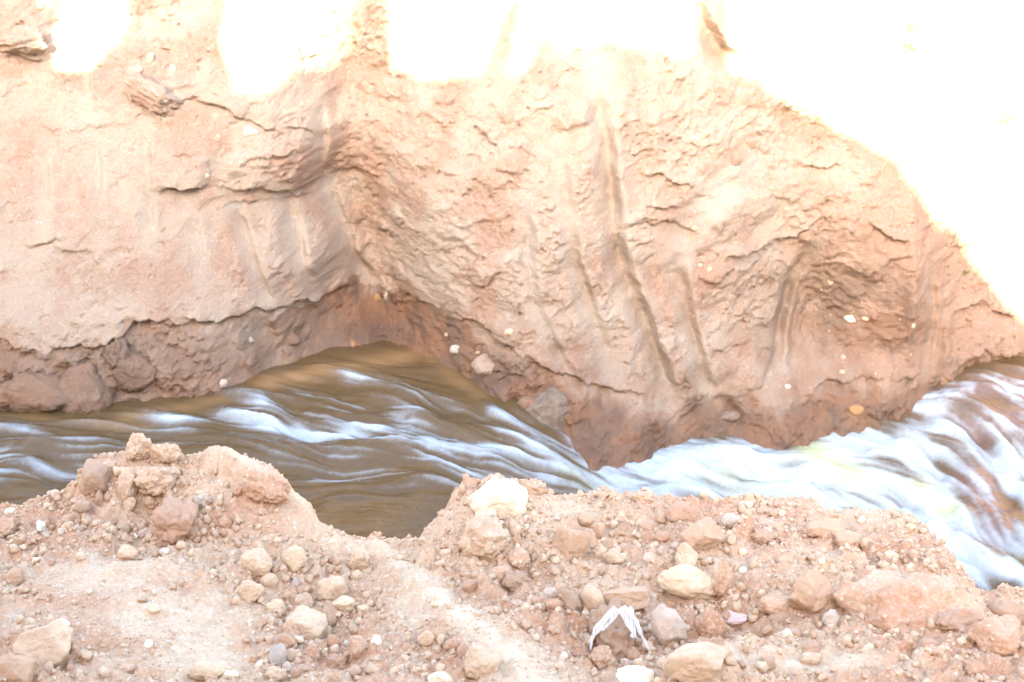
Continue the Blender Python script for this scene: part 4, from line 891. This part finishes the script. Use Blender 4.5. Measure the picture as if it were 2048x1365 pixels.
# ------------------------------------------------------------------ roots and sprigs on the sunlit part
def tube(pts, r0, r1, name, mat, parent):
    v = []; f = []; n = len(pts)
    for i, p in enumerate(pts):
        d = (Vector(pts[min(i + 1, n - 1)]) - Vector(pts[max(i - 1, 0)])).normalized(); a = d.orthogonal().normalized(); b_ = d.cross(a)
        r_ = r0 + (r1 - r0) * i / (n - 1)
        for k in range(6):
            t_ = k * math.pi / 3; v.append(tuple(Vector(p) + (a * math.cos(t_) + b_ * math.sin(t_)) * r_))
        if i:
            for k in range(6): f.append(((i - 1) * 6 + k, (i - 1) * 6 + (k + 1) % 6, i * 6 + (k + 1) % 6, i * 6 + k))
    me = bpy.data.meshes.new(name); me.from_pydata(v, [], f); me.polygons.foreach_set('use_smooth', [True] * len(f))
    return link(name, me, mat, parent)
def root(pl, label, r0=.006, fork=None):
    e = bpy.data.objects.new('root', None); S.collection.objects.link(e); b0 = hit_wall(*pl[0]); e.location = b0; tag(e, label, 'root')
    rr_ = random.Random(int(pl[0][0])); pts = []
    for i, q in enumerate(pl):
        p = hit_wall(*q); p = p + np.array((0, -.012 - .02 * (i % 2), 0)) - b0; pts.append(tuple(p))
    tube(pts, r0, r0 * .35, 'stem', M['root'], e)
    if fork:
        tube([tuple(hit_wall(*q) + np.array((0, -.014, 0)) - b0) for q in fork], r0 * .6, r0 * .2, 'side_stem', M['root'], e)
root([(593, 78), (598, 100), (606, 126)], 'thin dark root hanging in the largest sunlit patch', .006, [(600, 62), (606, 84), (615, 94)])
root([(530, 0), (535, 30), (546, 50)], 'short root left of the thin dark one at the top edge', .004)
root([(578, 8), (582, 30), (580, 46)], 'short curled root above the thin dark one', .004)
root([(940, 0), (952, 12), (964, 28)], 'slanting twig at the top edge of the middle sunlit patch', .006)
root([(1040, 20), (1045, 60), (1043, 90)], 'straight root beside the middle sunlit patch', .005)
root([(1490, 130), (1512, 138), (1532, 150), (1545, 136)], 'bristly root at the lower end of the shaded cleft', .006, [(1500, 125), (1508, 150), (1525, 160)])
root([(1325, 0), (1332, 20), (1322, 44)], 'thin root left of the shaded cleft', .004)
def sprig(px, row, size, label, seed):
    e = bpy.data.objects.new('sprig', None); S.collection.objects.link(e); b0 = hit_wall(px, row); e.location = b0 + np.array((0, -.005, 0)); tag(e, label, 'sprig')
    r_ = random.Random(seed); k = size / FPX * 9.6
    tube([(0, 0, 0), (r_.uniform(-.2, .2) * k, -.3 * k, .3 * k), (r_.uniform(-.4, .4) * k, -.5 * k, -.1 * k)], .06 * k, .03 * k, 'stem', M['root'], e)
    for j in range(7):
        a = r_.uniform(0, 6.28); L_ = k * r_.uniform(.35, .7); w_ = L_ * .28; c, s_ = math.cos(a), math.sin(a)
        o_ = Vector((r_.uniform(-.2, .2) * k, r_.uniform(-.5, -.2) * k, r_.uniform(-.2, .3) * k)); d = Vector((c, -.3, s_)); q_ = Vector((-s_, 0, c)); h = Vector((0, -.05 * k, 0))
        v = [o_, o_ + d * L_ * .5 + q_ * w_, o_ + d * L_, o_ + d * L_ * .5 - q_ * w_, o_ + d * L_ * .5 + h]
        me = bpy.data.meshes.new('leaf'); me.from_pydata([tuple(x) for x in v], [], [(0, 1, 4), (1, 2, 4), (2, 3, 4), (3, 0, 4)]); link('leaf', me, M['leaf'], e)
for i, a in enumerate([(1818, 60, 22, 'upper sprig of the pair hanging near the top right'), (1812, 96, 24, 'lower sprig of the pair hanging near the top right'), (2008, 240, 22, 'sprig alone by the right edge'),
                       (1700, 172, 14, 'small faint sprig right of the shaded cleft'), (1820, 130, 12, 'tiny sprig just below the pair near the top right'), (1912, 330, 12, 'tiny sprig low on the sunlit slope'), (1995, 130, 12, 'tiny sprig high by the right edge'), (1930, 545, 16, 'withered sprig on the shadow edge at right')]):
    sprig(*a, 40 + i)
print('individual stones and clods on rim', NCLOD[0])
